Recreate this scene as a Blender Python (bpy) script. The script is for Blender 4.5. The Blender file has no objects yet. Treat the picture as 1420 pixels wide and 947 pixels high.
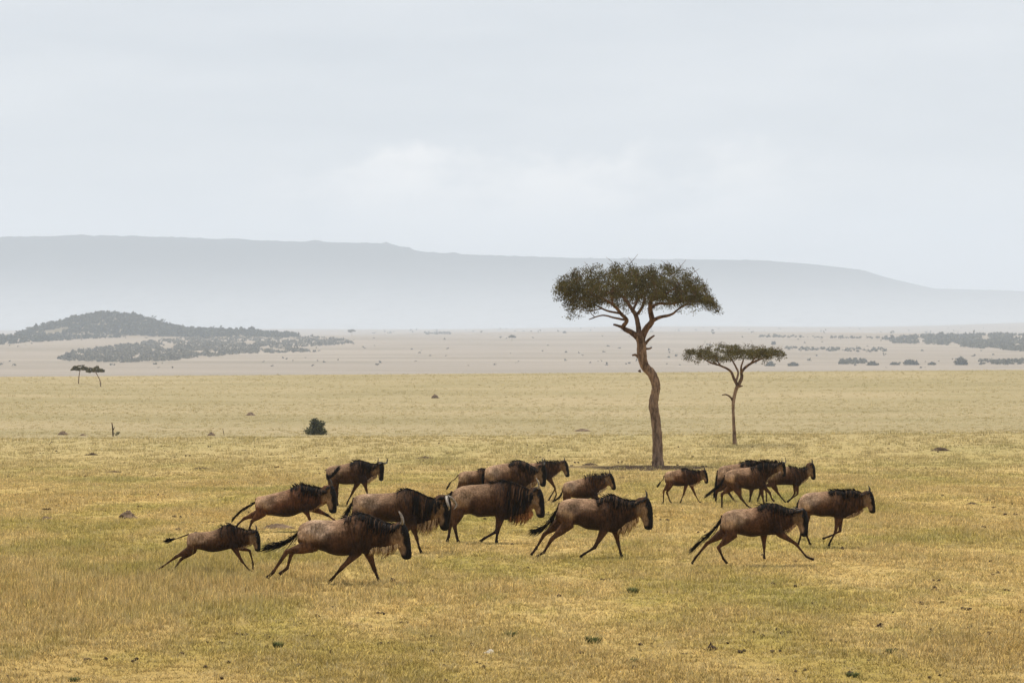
import bpy, bmesh, math, random
import numpy as np
from mathutils import Vector, Matrix, noise

random.seed(7)
rng = np.random.default_rng(7)
SC = bpy.context.scene
COL = SC.collection
R = math.radians

# ------------------------------------------------------------------ camera model (photo is 1420x947)
F = 3944.0            # focal length in photo pixels (100 mm lens on a 36 mm sensor)
HZ = 450.0            # photo row of the true horizon
CX = 710.0
CAMZ = 5.0

# ------------------------------------------------------------------ terrain
PROF = [(-200, 0), (60, 0), (90, -.5), (125, -1.5), (150, -2.0), (180, -2.05), (230, -4.4), (300, -6.2), (450, -7.3),
        (700, -7.0), (760, -8.2), (1100, -30), (1500, -35), (2400, -35), (3200, -27), (4500, -14), (5600, -14.5), (7000, -19),
        (7400, -22), (9000, -19), (11000, -8), (13000, -6), (15400, -6)]
PX = np.array([p[0] for p in PROF], float); PZ = np.array([p[1] for p in PROF], float)

def sst(a, b, x):
    t = np.clip((np.asarray(x, float) - a) / (b - a), 0, 1)
    return t * t * (3 - 2 * t)

def terrain(x, y):
    x = np.asarray(x, float); y = np.asarray(y, float)
    z = np.interp(y, PX, PZ)
    z = z + 0.0068 * np.clip(x, -900, 900) * sst(400, 700, y) * (1 - sst(900, 1500, y))
    z = z + 0.006 * np.clip(x, -300, 300) * sst(120, 175, y) * (1 - sst(230, 350, y))
    z = z + .5 * np.sin(x / 37 + y / 90) * sst(230, 400, y) * (1 - sst(560, 690, y)) * .6
    z = z + .035 * np.sin(x / 2.3 + 1.3 * np.sin(y / 4.1)) * np.cos(y / 3.7) * (1 - sst(120, 170, y))
    # pale rise on the far right
    z = z + 26 * np.exp(-((x - 2300) / 900) ** 2) * sst(7400, 10500, y)
    z = z + 5 * np.sin(x / 610 + .6) * sst(4500, 7000, y) + 3.0 * np.sin(x / 260 + y / 900) * sst(2600, 4500, y)
    return z

_GD = np.concatenate([np.arange(20, 240, .25), np.geomspace(240, 15000, 2600)])
def ground(px, row, d0=20.0, d1=15000.0):
    """the point of the ground seen at a photo pixel"""
    u = (px - CX) / F; v = (row - HZ) / F
    D = _GD[_GD >= d0]; hit = (CAMZ - v * D) < terrain(u * D, D); i = int(hit.argmax())
    if not hit[i]: return Vector((u * d1, d1, float(terrain(u * d1, d1))))
    if i == 0: a = b = D[0]
    else:
        a, b = D[i - 1], D[i]
        fa = (CAMZ - v * a) - float(terrain(u * a, a)); fb = (CAMZ - v * b) - float(terrain(u * b, b)); b = a + (b - a) * fa / (fa - fb)
    return Vector((u * b, b, float(terrain(u * b, b))))

# ------------------------------------------------------------------ helpers
def link(o):
    COL.objects.link(o); return o

def mesh_obj(name, verts, faces, mat=None, parent=None, smooth=True, cols=None):
    me = bpy.data.meshes.new(name)
    me.from_pydata([tuple(v) for v in verts], [], faces)
    me.update()
    if smooth: me.polygons.foreach_set('use_smooth', [True] * len(me.polygons))
    if cols is not None: set_cols(me, cols)
    if mat: me.materials.append(mat)
    o = bpy.data.objects.new(name, me); link(o)
    if parent: o.parent = parent
    return o

def set_cols(me, cols):
    c = np.ones((len(me.vertices), 4), np.float32); c[:, :3] = np.asarray(cols)[:, :3]
    at = me.color_attributes.new('Col', 'FLOAT_COLOR', 'POINT')
    at.data.foreach_set('color', c.ravel())

def empty(name, loc, label=None, cat=None, group=None):
    o = bpy.data.objects.new(name, None); link(o); o.location = loc; o.empty_display_size = .3
    tag(o, label, cat, group); return o

def tag(o, label=None, cat=None, group=None, kind=None):
    if label: o['label'] = label
    if cat: o['category'] = cat
    if group: o['group'] = group
    if kind: o['kind'] = kind
    return o

class Geo:
    """collects vertices and faces"""
    def __init__(s): s.v = []; s.f = []; s.c = []
    def add(s, vs, fs, col=None):
        k = len(s.v); s.v.extend(vs); s.f.extend([tuple(i + k for i in f) for f in fs])
        s.c.extend([col if col is not None else (1, 1, 1)] * len(vs))
    def rings(s, rings, cap=True, col=None):
        n = len(rings[0]); vs = [p for r in rings for p in r]; fs = []
        for i in range(len(rings) - 1):
            for j in range(n):
                a = i * n + j; b = i * n + (j + 1) % n
                fs.append((a, b, b + n, a + n))
        if cap:
            fs.append(tuple(range(n))[::-1]); fs.append(tuple(range((len(rings) - 1) * n, len(rings) * n)))
        s.add(vs, fs, col)
    def tube(s, pts, rads, n=8, flat=1.0, col=None, wob=0):
        pts = [Vector(p) for p in pts]; rings = []
        up = None
        for i, p in enumerate(pts):
            t = (pts[min(i + 1, len(pts) - 1)] - pts[max(i - 1, 0)])
            if t.length < 1e-6: t = Vector((0, 0, 1))
            t.normalize()
            if up is None:
                up = Vector((0, 1, 0)) if abs(t.y) < .8 else Vector((1, 0, 0))
            a = (up - t * up.dot(t)); a.normalize(); b = t.cross(a); up = a
            r = rads[i]; rg = []
            for j in range(n):
                q = 2 * math.pi * j / n
                rr = r * (1 + wob * (random.random() - .5))
                rg.append(p + a * (rr * flat * math.cos(q)) + b * (rr * math.sin(q)))
            rings.append(rg)
        s.rings(rings, True, col)
    def ribbon(s, pts, w, side, col=None):
        """tapered hair lock: a thin three-sided spike along pts"""
        n = len(pts); vs = []; fs = []
        side = Vector(side).normalized()
        for i, p in enumerate(pts):
            p = Vector(p); ww = w * (1 - i / (n - 1)) ** .6 if i else w * .8
            if i == n - 1:
                vs.append(p)
            else:
                t = (Vector(pts[i + 1]) - p); o = t.cross(side)
                if o.length < 1e-6: o = Vector((0, 1, 0))
                o.normalize()
                vs += [p + side * ww * .5, p - side * ww * .5, p + o * ww * .4]
        for i in range(n - 2):
            a = i * 3; b = a + 3
            for j in range(3):
                fs.append((a + j, a + (j + 1) % 3, b + (j + 1) % 3, b + j))
        a = (n - 2) * 3; e = len(vs) - 1
        for j in range(3): fs.append((a + j, a + (j + 1) % 3, e))
        s.add(vs, fs, col)
    def build(s, name, mat, parent=None, smooth=True, cols=False):
        return mesh_obj(name, s.v, s.f, mat, parent, smooth, s.c if cols else None)

def catmull(P, m):
    P = [np.array(p, float) for p in P]; out = []
    for i in range(len(P) - 1):
        a = P[max(i - 1, 0)]; b = P[i]; c = P[i + 1]; d = P[min(i + 2, len(P) - 1)]
        for k in range(m):
            t = k / m
            out.append(.5 * ((2 * b) + (c - a) * t + (2 * a - 5 * b + 4 * c - d) * t * t + (3 * b - a - 3 * c + d) * t ** 3))
    out.append(P[-1]); return out

# ------------------------------------------------------------------ materials
class NT:
    def __init__(s, name):
        s.m = bpy.data.materials.new(name); s.m.use_nodes = True
        s.t = s.m.node_tree; s.t.nodes.clear(); s.out = s.n('ShaderNodeOutputMaterial')
    def n(s, typ, **kw):
        nd = s.t.nodes.new(typ)
        for k, v in kw.items():
            if k in nd.inputs: nd.inputs[k].default_value = v
            else: setattr(nd, k, v)
        return nd
    def l(s, a, b): s.t.links.new(a, b)
    def noise(s, vec, scale, detail=4, rough=.55, dist=0):
        nd = s.n('ShaderNodeTexNoise'); nd.inputs['Scale'].default_value = scale; nd.inputs['Detail'].default_value = detail
        nd.inputs['Roughness'].default_value = rough; nd.inputs['Distortion'].default_value = dist
        if vec is not None: s.l(vec, nd.inputs['Vector'])
        return nd.outputs['Fac']
    def ramp(s, fac, stops):
        nd = s.n('ShaderNodeValToRGB'); e = nd.color_ramp.elements
        while len(e) < len(stops): e.new(.5)
        for k, (p, c) in enumerate(stops):
            e[k].position = p; e[k].color = (*c, 1) if len(c) == 3 else c
        s.l(fac, nd.inputs['Fac']); return nd.outputs['Color']
    def mix(s, fac, a, b, mode='MIX'):
        nd = s.n('ShaderNodeMix', data_type='RGBA', blend_type=mode)
        for k, x in ((0, fac), (6, a), (7, b)):
            if hasattr(x, 'is_output'): s.l(x, nd.inputs[k])
            elif k == 0: nd.inputs[0].default_value = x
            else: nd.inputs[k].default_value = (*x, 1)
        return nd.outputs[2]
    def math(s, op, a, b=None, clamp=False):
        nd = s.n('ShaderNodeMath', operation=op); nd.use_clamp = clamp
        for k, x in ((0, a), (1, b)):
            if x is None: continue
            if hasattr(x, 'is_output'): s.l(x, nd.inputs[k])
            else: nd.inputs[k].default_value = x
        return nd.outputs[0]
    def mapr(s, v, a, b, c=0, d=1):
        nd = s.n('ShaderNodeMapRange', interpolation_type='SMOOTHSTEP')
        s.l(v, nd.inputs[0])
        for k, x in enumerate((a, b, c, d)): nd.inputs[k + 1].default_value = x
        return nd.outputs[0]
    def scale(s, vec, sc):
        nd = s.n('ShaderNodeVectorMath', operation='MULTIPLY'); s.l(vec, nd.inputs[0]); nd.inputs[1].default_value = sc
        return nd.outputs[0]
    def bsdf(s, col, rough=.9, spec=.1, bump=None, bstr=.3, bdist=.02, **kw):
        b = s.n('ShaderNodeBsdfPrincipled')
        if hasattr(col, 'is_output'): s.l(col, b.inputs['Base Color'])
        else: b.inputs['Base Color'].default_value = (*col, 1)
        b.inputs['Roughness'].default_value = rough; b.inputs['Specular IOR Level'].default_value = spec
        for k, v in kw.items(): b.inputs[k.replace('_', ' ')].default_value = v
        if bump is not None:
            bn = s.n('ShaderNodeBump', Strength=bstr, Distance=bdist); s.l(bump, bn.inputs['Height']); s.l(bn.outputs[0], b.inputs['Normal'])
        return b
    def done(s, sh):
        s.l(sh.outputs[0], s.out.inputs['Surface']); return s.m
    def pos(s): return s.n('ShaderNodeNewGeometry').outputs['Position']

STRAW = (.56, .415, .17); GOLD = (.48, .33, .11); GREEN = (.33, .30, .085); BROWNG = (.36, .24, .09)

def grass_colour(t, P):
    """straw, gold and green patches, the same for the sheet of turf and the blades on it"""
    Ps = t.scale(P, (1, .45, 1))
    big = t.noise(Ps, .16, 4, .6); mid = t.noise(Ps, .9, 4, .65, .3); sml = t.noise(P, 5.5, 3, .7)
    c = t.ramp(big, [(.32, GREEN), (.43, (.42, .33, .10)), (.52, STRAW), (.68, GOLD)])
    c = t.mix(t.mapr(mid, .50, .72, 0, .6), c, GREEN)
    c = t.mix(t.mapr(mid, .28, .44, .4, 0), c, BROWNG)
    c = t.mix(t.mapr(sml, .5, .68, 0, .6), c, STRAW)
    c = t.mix(t.mapr(sml, .32, .44, .55, 0), c, (.21, .17, .06))
    sp = t.n('ShaderNodeSeparateXYZ'); t.l(P, sp.inputs[0])
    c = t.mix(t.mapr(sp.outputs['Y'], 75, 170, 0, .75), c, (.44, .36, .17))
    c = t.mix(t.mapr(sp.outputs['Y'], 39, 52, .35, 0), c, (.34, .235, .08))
    return c

def mat_ground():
    t = NT('savanna_turf'); P = t.pos()
    near = grass_colour(t, P)
    # the short far turf: paler, streaked across the view by long low undulations
    s1 = t.noise(t.scale(P, (.014, .03, 1)), 1, 6, .6); s2 = t.noise(t.scale(P, (.07, .10, 1)), 1, 6, .66); s3 = t.noise(t.scale(P, (1.1, .14, 1)), 1, 5, .75)
    far = t.ramp(s1, [(.34, (.25, .21, .115)), (.50, (.295, .245, .14)), (.66, (.34, .275, .165))])
    far = t.mix(t.mapr(s2, .52, .70, 0, .5), far, (.21, .19, .095))
    far = t.mix(t.mapr(s2, .26, .42, .5, 0), far, (.38, .30, .18))
    far = t.mix(t.mapr(s3, .54, .70, 0, .5), far, (.25, .21, .11))
    far = t.mix(t.mapr(s3, .30, .44, .35, 0), far, (.43, .35, .215))
    s4 = t.noise(t.scale(P, (.22, .07, 1)), 1, 5, .7); far = t.mix(t.mapr(s4, .66, .74, 0, .6), far, (.17, .135, .08))
    sep = t.n('ShaderNodeSeparateXYZ'); t.l(P, sep.inputs[0]); Y = sep.outputs['Y']
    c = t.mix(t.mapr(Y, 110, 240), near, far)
    # dry valley floor
    Vt = t.scale(P, (.0016, .004, 1)); v1 = t.noise(Vt, 1, 8, .62)
    val = t.ramp(v1, [(.32, (.20, .17, .135)), (.5, (.255, .215, .18)), (.68, (.31, .265, .22))])
    Vd = t.scale(P, (.012, .02, 1)); v2 = t.noise(Vd, 1, 6, .7)
    val = t.mix(t.mapr(v2, .56, .70, 0, .6), val, (.13, .12, .08))
    c = t.mix(t.mapr(Y, 900, 1500), c, val)
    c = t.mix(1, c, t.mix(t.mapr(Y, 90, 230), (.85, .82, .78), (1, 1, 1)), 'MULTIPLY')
    # bare soil specks
    sp = t.noise(t.scale(P, (1.4, .8, 1)), 1.5, 5, .75); c = t.mix(t.mapr(sp, .70, .76, 0, .8), c, (.10, .065, .04))
    fine = t.noise(P, 9, 5, .8); c = t.mix(t.mapr(fine, .32, .54, .75, 0), c, (.17, .13, .05))
    X = sep.outputs['X']
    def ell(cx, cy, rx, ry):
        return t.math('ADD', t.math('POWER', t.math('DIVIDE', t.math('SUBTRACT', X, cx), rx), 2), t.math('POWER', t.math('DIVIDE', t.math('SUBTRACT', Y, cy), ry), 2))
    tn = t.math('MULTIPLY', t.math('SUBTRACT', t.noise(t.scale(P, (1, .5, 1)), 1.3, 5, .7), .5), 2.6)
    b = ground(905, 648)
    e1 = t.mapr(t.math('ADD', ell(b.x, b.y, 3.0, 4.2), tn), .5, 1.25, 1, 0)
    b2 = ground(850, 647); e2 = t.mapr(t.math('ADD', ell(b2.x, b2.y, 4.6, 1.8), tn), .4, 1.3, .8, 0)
    c = t.mix(t.math('MAXIMUM', e1, e2), c, (.085, .055, .035))  # dark soil under the tree, with the crown's shade painted in
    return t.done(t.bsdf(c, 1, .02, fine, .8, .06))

def mat_blade():
    t = NT('dry_grass'); P = t.pos(); c = grass_colour(t, P)
    at = t.n('ShaderNodeVertexColor', layer_name='Col')
    oi = t.n('ShaderNodeObjectInfo')
    c = t.mix(1, c, at.outputs[0], 'MULTIPLY')
    c = t.mix(t.mapr(oi.outputs['Random'], .70, .95, 0, .7), c, (.64, .52, .27))
    c = t.mix(t.mapr(oi.outputs['Random'], .0, .24, .6, 0), c, (.25, .20, .055))
    d = t.bsdf(c, .8, .05); tr = t.n('ShaderNodeBsdfTranslucent'); t.l(c, tr.inputs[0])
    vm = t.n('ShaderNodeVectorMath', operation='MULTIPLY_ADD'); t.l(t.n('ShaderNodeNewGeometry').outputs['Normal'], vm.inputs[0]); vm.inputs[1].default_value = (.55, .55, .55); vm.inputs[2].default_value = (0, 0, .75)
    nn = t.n('ShaderNodeVectorMath', operation='NORMALIZE'); t.l(vm.outputs[0], nn.inputs[0]); t.l(nn.outputs[0], d.inputs['Normal'])
    mx = t.n('ShaderNodeMixShader', Fac=.42); t.l(d.outputs[0], mx.inputs[1]); t.l(tr.outputs[0], mx.inputs[2])
    return t.done(mx)

def mat_noise(name, a, b, scale=6, rough=.95, spec=.05, bstr=.5, bdist=.05, stretch=(1, 1, 1), use_col=False, detail=5, lo=.35, hi=.65):
    t = NT(name); co = t.n('ShaderNodeTexCoord').outputs['Object']
    v = t.scale(co, stretch); n = t.noise(v, scale, detail, .65)
    c = t.ramp(n, [(lo, a), (hi, b)])
    if use_col:
        at = t.n('ShaderNodeVertexColor', layer_name='Col'); c = t.mix(1, c, at.outputs[0], 'MULTIPLY')
    return t.done(t.bsdf(c, rough, spec, n, bstr, bdist))

def mat_coat():
    t = NT('wildebeest_coat'); co = t.n('ShaderNodeTexCoord').outputs['Object']
    at = t.n('ShaderNodeVertexColor', layer_name='Col'); c = at.outputs[0]
    n1 = t.noise(t.scale(co, (1.2, 1.2, .5)), 26, 5, .7, .4); n2 = t.noise(co, 5, 4, .6)
    c = t.mix(1, c, t.ramp(n1, [(.3, (.42, .40, .38)), (.7, (1.6, 1.6, 1.58))]), 'MULTIPLY')
    c = t.mix(1, c, t.ramp(n2, [(.32, (.55, .53, .5)), (.68, (1.4, 1.4, 1.4))]), 'MULTIPLY')
    return t.done(t.bsdf(c, .62, .07, n1, .9, .04))

def mat_hair(name, rough=.65, spec=.1):
    t = NT(name); at = t.n('ShaderNodeVertexColor', layer_name='Col')
    n = t.noise(t.n('ShaderNodeTexCoord').outputs['Object'], 30, 3)
    c = t.mix(1, at.outputs[0], t.ramp(n, [(.3, (.7, .7, .7)), (.7, (1.3, 1.3, 1.3))]), 'MULTIPLY')
    return t.done(t.bsdf(c, rough, spec))

def mat_leaf(name, a, b):
    t = NT(name); at = t.n('ShaderNodeVertexColor', layer_name='Col'); P = t.n('ShaderNodeTexCoord').outputs['Object']
    c = t.ramp(t.noise(P, 1.1, 4, .6), [(.35, a), (.65, b)])
    c = t.mix(1, c, at.outputs[0], 'MULTIPLY')
    d = t.bsdf(c, .75, .15); tr = t.n('ShaderNodeBsdfTranslucent'); t.l(c, tr.inputs[0])
    mx = t.n('ShaderNodeMixShader', Fac=.25); t.l(d.outputs[0], mx.inputs[1]); t.l(tr.outputs[0], mx.inputs[2])
    return t.done(mx)

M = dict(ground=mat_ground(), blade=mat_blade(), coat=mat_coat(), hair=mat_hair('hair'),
         horn=mat_noise('horn', (.10, .08, .065), (.34, .28, .22), 14, .45, .4, .4, .005, (1, 1, 3)),
         darkhorn=mat_noise('dark_horn', (.02, .017, .015), (.07, .055, .045), 14, .45, .4, .4, .005),
         eye=mat_noise('eye', (.008, .006, .005), (.012, .01, .008), 5, .15, .5, 0, .001),
         bark=mat_noise('bark', (.06, .035, .022), (.36, .235, .155), 6.5, .95, .05, 1, .12, (1, 1, .3), True, 8, .34, .6),
         leaf=mat_leaf('acacia_leaf', (.05, .042, .014), (.12, .10, .032)),
         bush=mat_leaf('bush_leaf', (.045, .05, .022), (.10, .105, .045)),
         hillscrub=mat_leaf('hill_scrub_leaf', (.02, .022, .012), (.055, .055, .032)),
         palescrub=mat_leaf('pale_scrub_leaf', (.075, .07, .052), (.15, .135, .10)),
         scrub=mat_leaf('scrub_leaf', (.05, .047, .030), (.10, .092, .058)),
         soil=mat_noise('termite_soil', (.085, .06, .04), (.22, .155, .105), 5, 1, .02, 1, .05),
         dung=mat_noise('dung', (.03, .021, .013), (.10, .066, .04), 16, .9, .1, 1, .02),
         stone=mat_noise('pale_stone', (.38, .34, .27), (.62, .57, .47), 12, .9, .1, .8, .02),
         shadesoil=mat_noise('painted_shade_soil', (.05, .034, .022), (.16, .105, .065), 1.6, 1, .02, 1, .05),  # soil darkened to carry the tree's shade in its colour
         tuft=mat_leaf('tuft_leaf', (.055, .07, .02), (.12, .14, .04)))

def mat_mountain():
    t = NT('escarpment'); P = t.pos()
    sep = t.n('ShaderNodeSeparateXYZ'); t.l(P, sep.inputs[0])
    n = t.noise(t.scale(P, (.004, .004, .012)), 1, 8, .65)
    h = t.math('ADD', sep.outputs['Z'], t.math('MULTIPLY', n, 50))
    c = t.mix(t.mapr(h, 10, 360), (.34, .355, .375), (.018, .03, .036))  # lower slopes paled: mist at the foot painted into the colour
    n2 = t.noise(t.scale(P, (.02, .02, .03)), 1, 5, .7); c = t.mix(t.mapr(n2, .45, .7, 0, .15), c, (.03, .04, .03))
    return t.done(t.bsdf(c, 1, 0, n2, .15, 8))
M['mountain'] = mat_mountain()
M['hill'] = mat_noise('hill_ground', (.14, .12, .085), (.24, .195, .145), .02, 1, 0, .3, 2)

# ------------------------------------------------------------------ ground sheet
def build_ground():
    k = np.linspace(-1, 1, 260); xs = np.sinh(k * 6.6) / math.sinh(6.6) * 5800
    ys = np.concatenate([np.linspace(-180, 20, 12), np.linspace(22, 200, 240), np.geomspace(201.5, 1200, 170), np.geomspace(1215, 15300, 190)])
    X, Y = np.meshgrid(xs, ys); Z = terrain(X, Y)
    V = np.stack([X, Y, Z], -1).reshape(-1, 3); nx = len(xs); ny = len(ys)
    i = np.arange(ny - 1)[:, None] * nx + np.arange(nx - 1)[None]
    Fc = np.stack([i, i + 1, i + 1 + nx, i + nx], -1).reshape(-1, 4)
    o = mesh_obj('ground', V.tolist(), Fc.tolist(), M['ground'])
    tag(o, kind='structure')
build_ground()

# ------------------------------------------------------------------ escarpment
def build_mountains():
    ridge = [(-900, 322), (-400, 326), (0, 329), (100, 327), (200, 328), (400, 335), (500, 337), (540, 338), (575, 347), (600, 351), (700, 355), (800, 358),
             (960, 360), (1050, 361), (1120, 366), (1190, 374), (1230, 386), (1290, 400), (1420, 404), (1600, 412), (2300, 425)]
    D0 = 12000.0
    rx = [(p - CX) / F * D0 for p, _ in ridge]; rz = [CAMZ + (HZ - r) / F * D0 for _, r in ridge]
    xs = np.linspace(-4600, 4600, 460); hs = np.interp(xs, rx, rz)
    prof = [(0, -.05), (.12, .06), (.3, .20), (.5, .40), (.66, .62), (.78, .83), (.86, .955), (.92, .99), (1, 1.0)]
    V = []; NY = 34
    for j in range(NY):
        t = j / (NY - 3) if j < NY - 2 else 1 + (j - NY + 3) * .4
        for x, h in zip(xs, hs):
            g = noise.noise(Vector((x * .0022, t * .8, 3.1))) * .5 + noise.noise(Vector((x * .006, t * 1.3, 9))) * .28
            tt = t + g * .10 * math.sin(math.pi * min(max(t, 0), 1))
            k = np.interp(tt, [p[0] for p in prof], [p[1] for p in prof])
            z = -12 + (h + 12) * k
            if t >= .97 and t <= 1.02: z = h + noise.noise(Vector((x * .035, 0, 0))) * 5 + abs(noise.noise(Vector((x * .11, 0, 2)))) * 9 * float(x < -200) + noise.noise(Vector((x * .009, 0, 5))) * 6
            if t > 1.02: z = h * (1 - (t - 1) * .6)
            V.append((x, D0 - 1500 + 1500 * t, z))
    n = len(xs); Fc = [(j * n + i, j * n + i + 1, (j + 1) * n + i + 1, (j + 1) * n + i) for j in range(NY - 1) for i in range(n - 1)]
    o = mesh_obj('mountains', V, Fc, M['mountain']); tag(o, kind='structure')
build_mountains()

# ------------------------------------------------------------------ low hill in the valley
HILL = [(-260, 480), (-160, 474), (-60, 470), (0, 466), (40, 459), (80, 447), (110, 439), (140, 433), (172, 434), (200, 439), (228, 449), (262, 456), (320, 457.5), (400, 462), (440, 468), (470, 474), (500, 482)]
HD = 4500.0
def hill_h(x, y):
    px = CX + x / HD * F
    row = np.interp(px, [p[0] for p in HILL], [p[1] for p in HILL])
    top = CAMZ + (HZ - row) / F * HD - 3.8
    base = float(terrain(x, y)) - 1.5
    w = 190.0
    k = max(0, 1 - ((y - HD) / w) ** 2) ** 1.3
    return base + max(0, top - base) * k
def build_hill():
    xs = np.linspace((HILL[0][0] - CX) / F * HD, (HILL[-1][0] - CX) / F * HD, 150); ys = np.linspace(HD - 195, HD + 195, 36)
    V = [(x, y, hill_h(x, y) + 2.2 * noise.noise(Vector((x * .03, y * .03, 0)))) for y in ys for x in xs]; n = len(xs)
    Fc = [(j * n + i, j * n + i + 1, (j + 1) * n + i + 1, (j + 1) * n + i) for j in range(len(ys) - 1) for i in range(n - 1)]
    tag(mesh_obj('hill', V, Fc, M['hill']), kind='structure')
build_hill()

# ------------------------------------------------------------------ leaf clumps
def leaves(g, c, rad, n, size, squash=.6, bright=None, hollow=.0):
    """n leaf-sized triangles spread through a squashed ball"""
    for _ in range(n):
        d = Vector((random.gauss(0, 1), random.gauss(0, 1), random.gauss(0, 1))).normalized()
        r = rad * (hollow + (1 - hollow) * random.random() ** .5)
        p = Vector(c) + Vector((d.x * r, d.y * r, d.z * r * squash))
        a = Vector((random.gauss(0, 1), random.gauss(0, 1), random.gauss(0, .6))).normalized()
        b = a.cross(Vector((random.gauss(0, 1), random.gauss(0, 1), random.gauss(0, 1)))).normalized()
        s = size * random.uniform(.6, 1.4); k = (bright if bright else random.uniform(.6, 1.4)) * random.uniform(.8, 1.2)
        g.add([p - a * s * .5, p + b * s * .35, p + a * s * .5, p - b * s * .35], [(0, 1, 2, 3)], (k, k, k * .95))

# ------------------------------------------------------------------ scrub: far-off woods that read as one mass
def in_poly(x, y, poly):
    c = False; j = len(poly) - 1
    for i in range(len(poly)):
        xi, yi = poly[i]; xj, yj = poly[j]
        if (yi > y) != (yj > y) and x < (xj - xi) * (y - yi) / (yj - yi) + xi: c = not c
        j = i
    return c

def bushlet(g, p, w, h, n=16):
    k0 = random.uniform(.6, 1.35)
    for _ in range(n):
        d = Vector((random.uniform(-1, 1), random.uniform(-1, 1), random.uniform(0, 1)))
        if (d.x ** 2 + d.y ** 2 + d.z ** 2) > 1.1: continue
        q = Vector(p) + Vector((d.x * w * .5, d.y * w * .5, d.z * h))
        a = Vector((random.gauss(0, 1), random.gauss(0, 1), random.gauss(0, 1))).normalized(); b = a.orthogonal().normalized()
        s = w * random.uniform(.18, .42); k = k0 * random.uniform(.7, 1.3)
        g.add([q - a * s, q - b * s * .7, q + a * s, q + b * s * .8], [(0, 1, 2, 3)], (k, k, k))

def scrub_patch(poly, n, w, h, thin=.0, nz=.15):
    g = Geo(); xs = [p[0] for p in poly]; ys = [p[1] for p in poly]; made = 0; tries = 0
    while made < n and tries < n * 12:
        tries += 1
        px = random.uniform(min(xs), max(xs)); row = random.uniform(min(ys), max(ys))
        if not in_poly(px, row, poly): continue
        if noise.noise(Vector((px * .045, row * .22, 1))) < -nz + thin: continue
        p = ground(px, row, 1500); s = random.uniform(.6, 1.4)
        if random.random() < .06: s *= 1.5
        bushlet(g, p, w * s, h * s, 15); made += 1
    return g
g = Geo()
for _ in range(5200):
    px = random.uniform(-80, 455); x = (px - CX) / F * HD; y = HD + random.uniform(-165, 60)
    z = hill_h(x, y)
    if z < float(terrain(x, y)) + 1.2: continue
    if HZ + (CAMZ - z) / y * F > np.interp(px, [0, 60, 150, 230, 400], [490, 490, 490, 490, 490]): continue
    if noise.noise(Vector((x * .012, y * .02, 4))) < -.38: continue
    s = random.uniform(.6, 1.35)
    if random.random() < .04: s *= 1.5
    bushlet(g, (x, y, z - .5), 6.5 * s, 5.2 * s, 16)
h_ = scrub_patch([(-90, 469), (60, 467), (190, 467), (90, 472), (0, 478), (-90, 481)], 700, 6, 4.6, 0, .5); g.add(h_.v, h_.f); g.c[-len(h_.c):] = h_.c
o = g.build('hill_scrub', M['hillscrub'], None, False, True)
tag(o, 'dark grey-green scrub covering the low hill at the left', 'scrub', kind='stuff')
o = scrub_patch([(72, 499), (110, 487), (200, 474), (300, 465), (420, 466), (480, 471), (492, 477), (400, 482), (440, 488), (330, 491), (240, 500), (170, 503)], 3400, 3.4, 2.0, 0, .30).build('valley_scrub', M['palescrub'], None, False, True)
tag(o, 'hazy grey scrub wood spread over the valley below the hill', 'scrub', kind='stuff')
g = scrub_patch([(1225, 470), (1280, 465), (1430, 463), (1430, 488), (1370, 484), (1300, 478), (1240, 476)], 1500, 4.8, 2.7, 0, .3)
for A in ([(1050, 466), (1230, 468), (1230, 470), (1050, 468)], [(1090, 482), (1230, 485), (1228, 489), (1090, 486)], [(1360, 500), (1420, 500), (1420, 506), (1360, 506)],
          [(1165, 500), (1200, 500), (1200, 505), (1165, 505)], [(590, 460), (625, 460), (625, 464), (590, 464)]):
    h_ = scrub_patch(A, 90, 3.6, 2.3, 0, .45); g.add(h_.v, h_.f); g.c[-len(h_.c):] = h_.c
o = g.build('plain_scrub', M['scrub'], None, False, True)
tag(o, 'grey line of thorn scrub across the hazy plain at the right', 'scrub', kind='stuff')
# scattered specks of scrub over the valley
g = Geo()
for _ in range(270):
    px = random.uniform(-10, 1430); row = random.uniform(466, 511)
    if noise.noise(Vector((px * .02, row * .15, 7))) < -.05: continue
    p = ground(px, row, 1500); s = random.uniform(.4, 1); bushlet(g, p, 4.5 * s, 2.2 * s, 9)
for _ in range(70):
    px = random.uniform(500, 1400); row = random.uniform(455, 463); p = ground(px, row, 5000); s = random.uniform(.5, 1); bushlet(g, p, 9 * s, 8 * s, 9)
o = g.build('valley_shrubs', M['scrub'], None, False, True)
tag(o, 'tiny scattered shrubs dotted over the dry valley floor', 'scrub', kind='stuff')

# ------------------------------------------------------------------ trees
def smooth_path(pts, m=5): return [Vector(p) for p in catmull(pts, m)]

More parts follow.
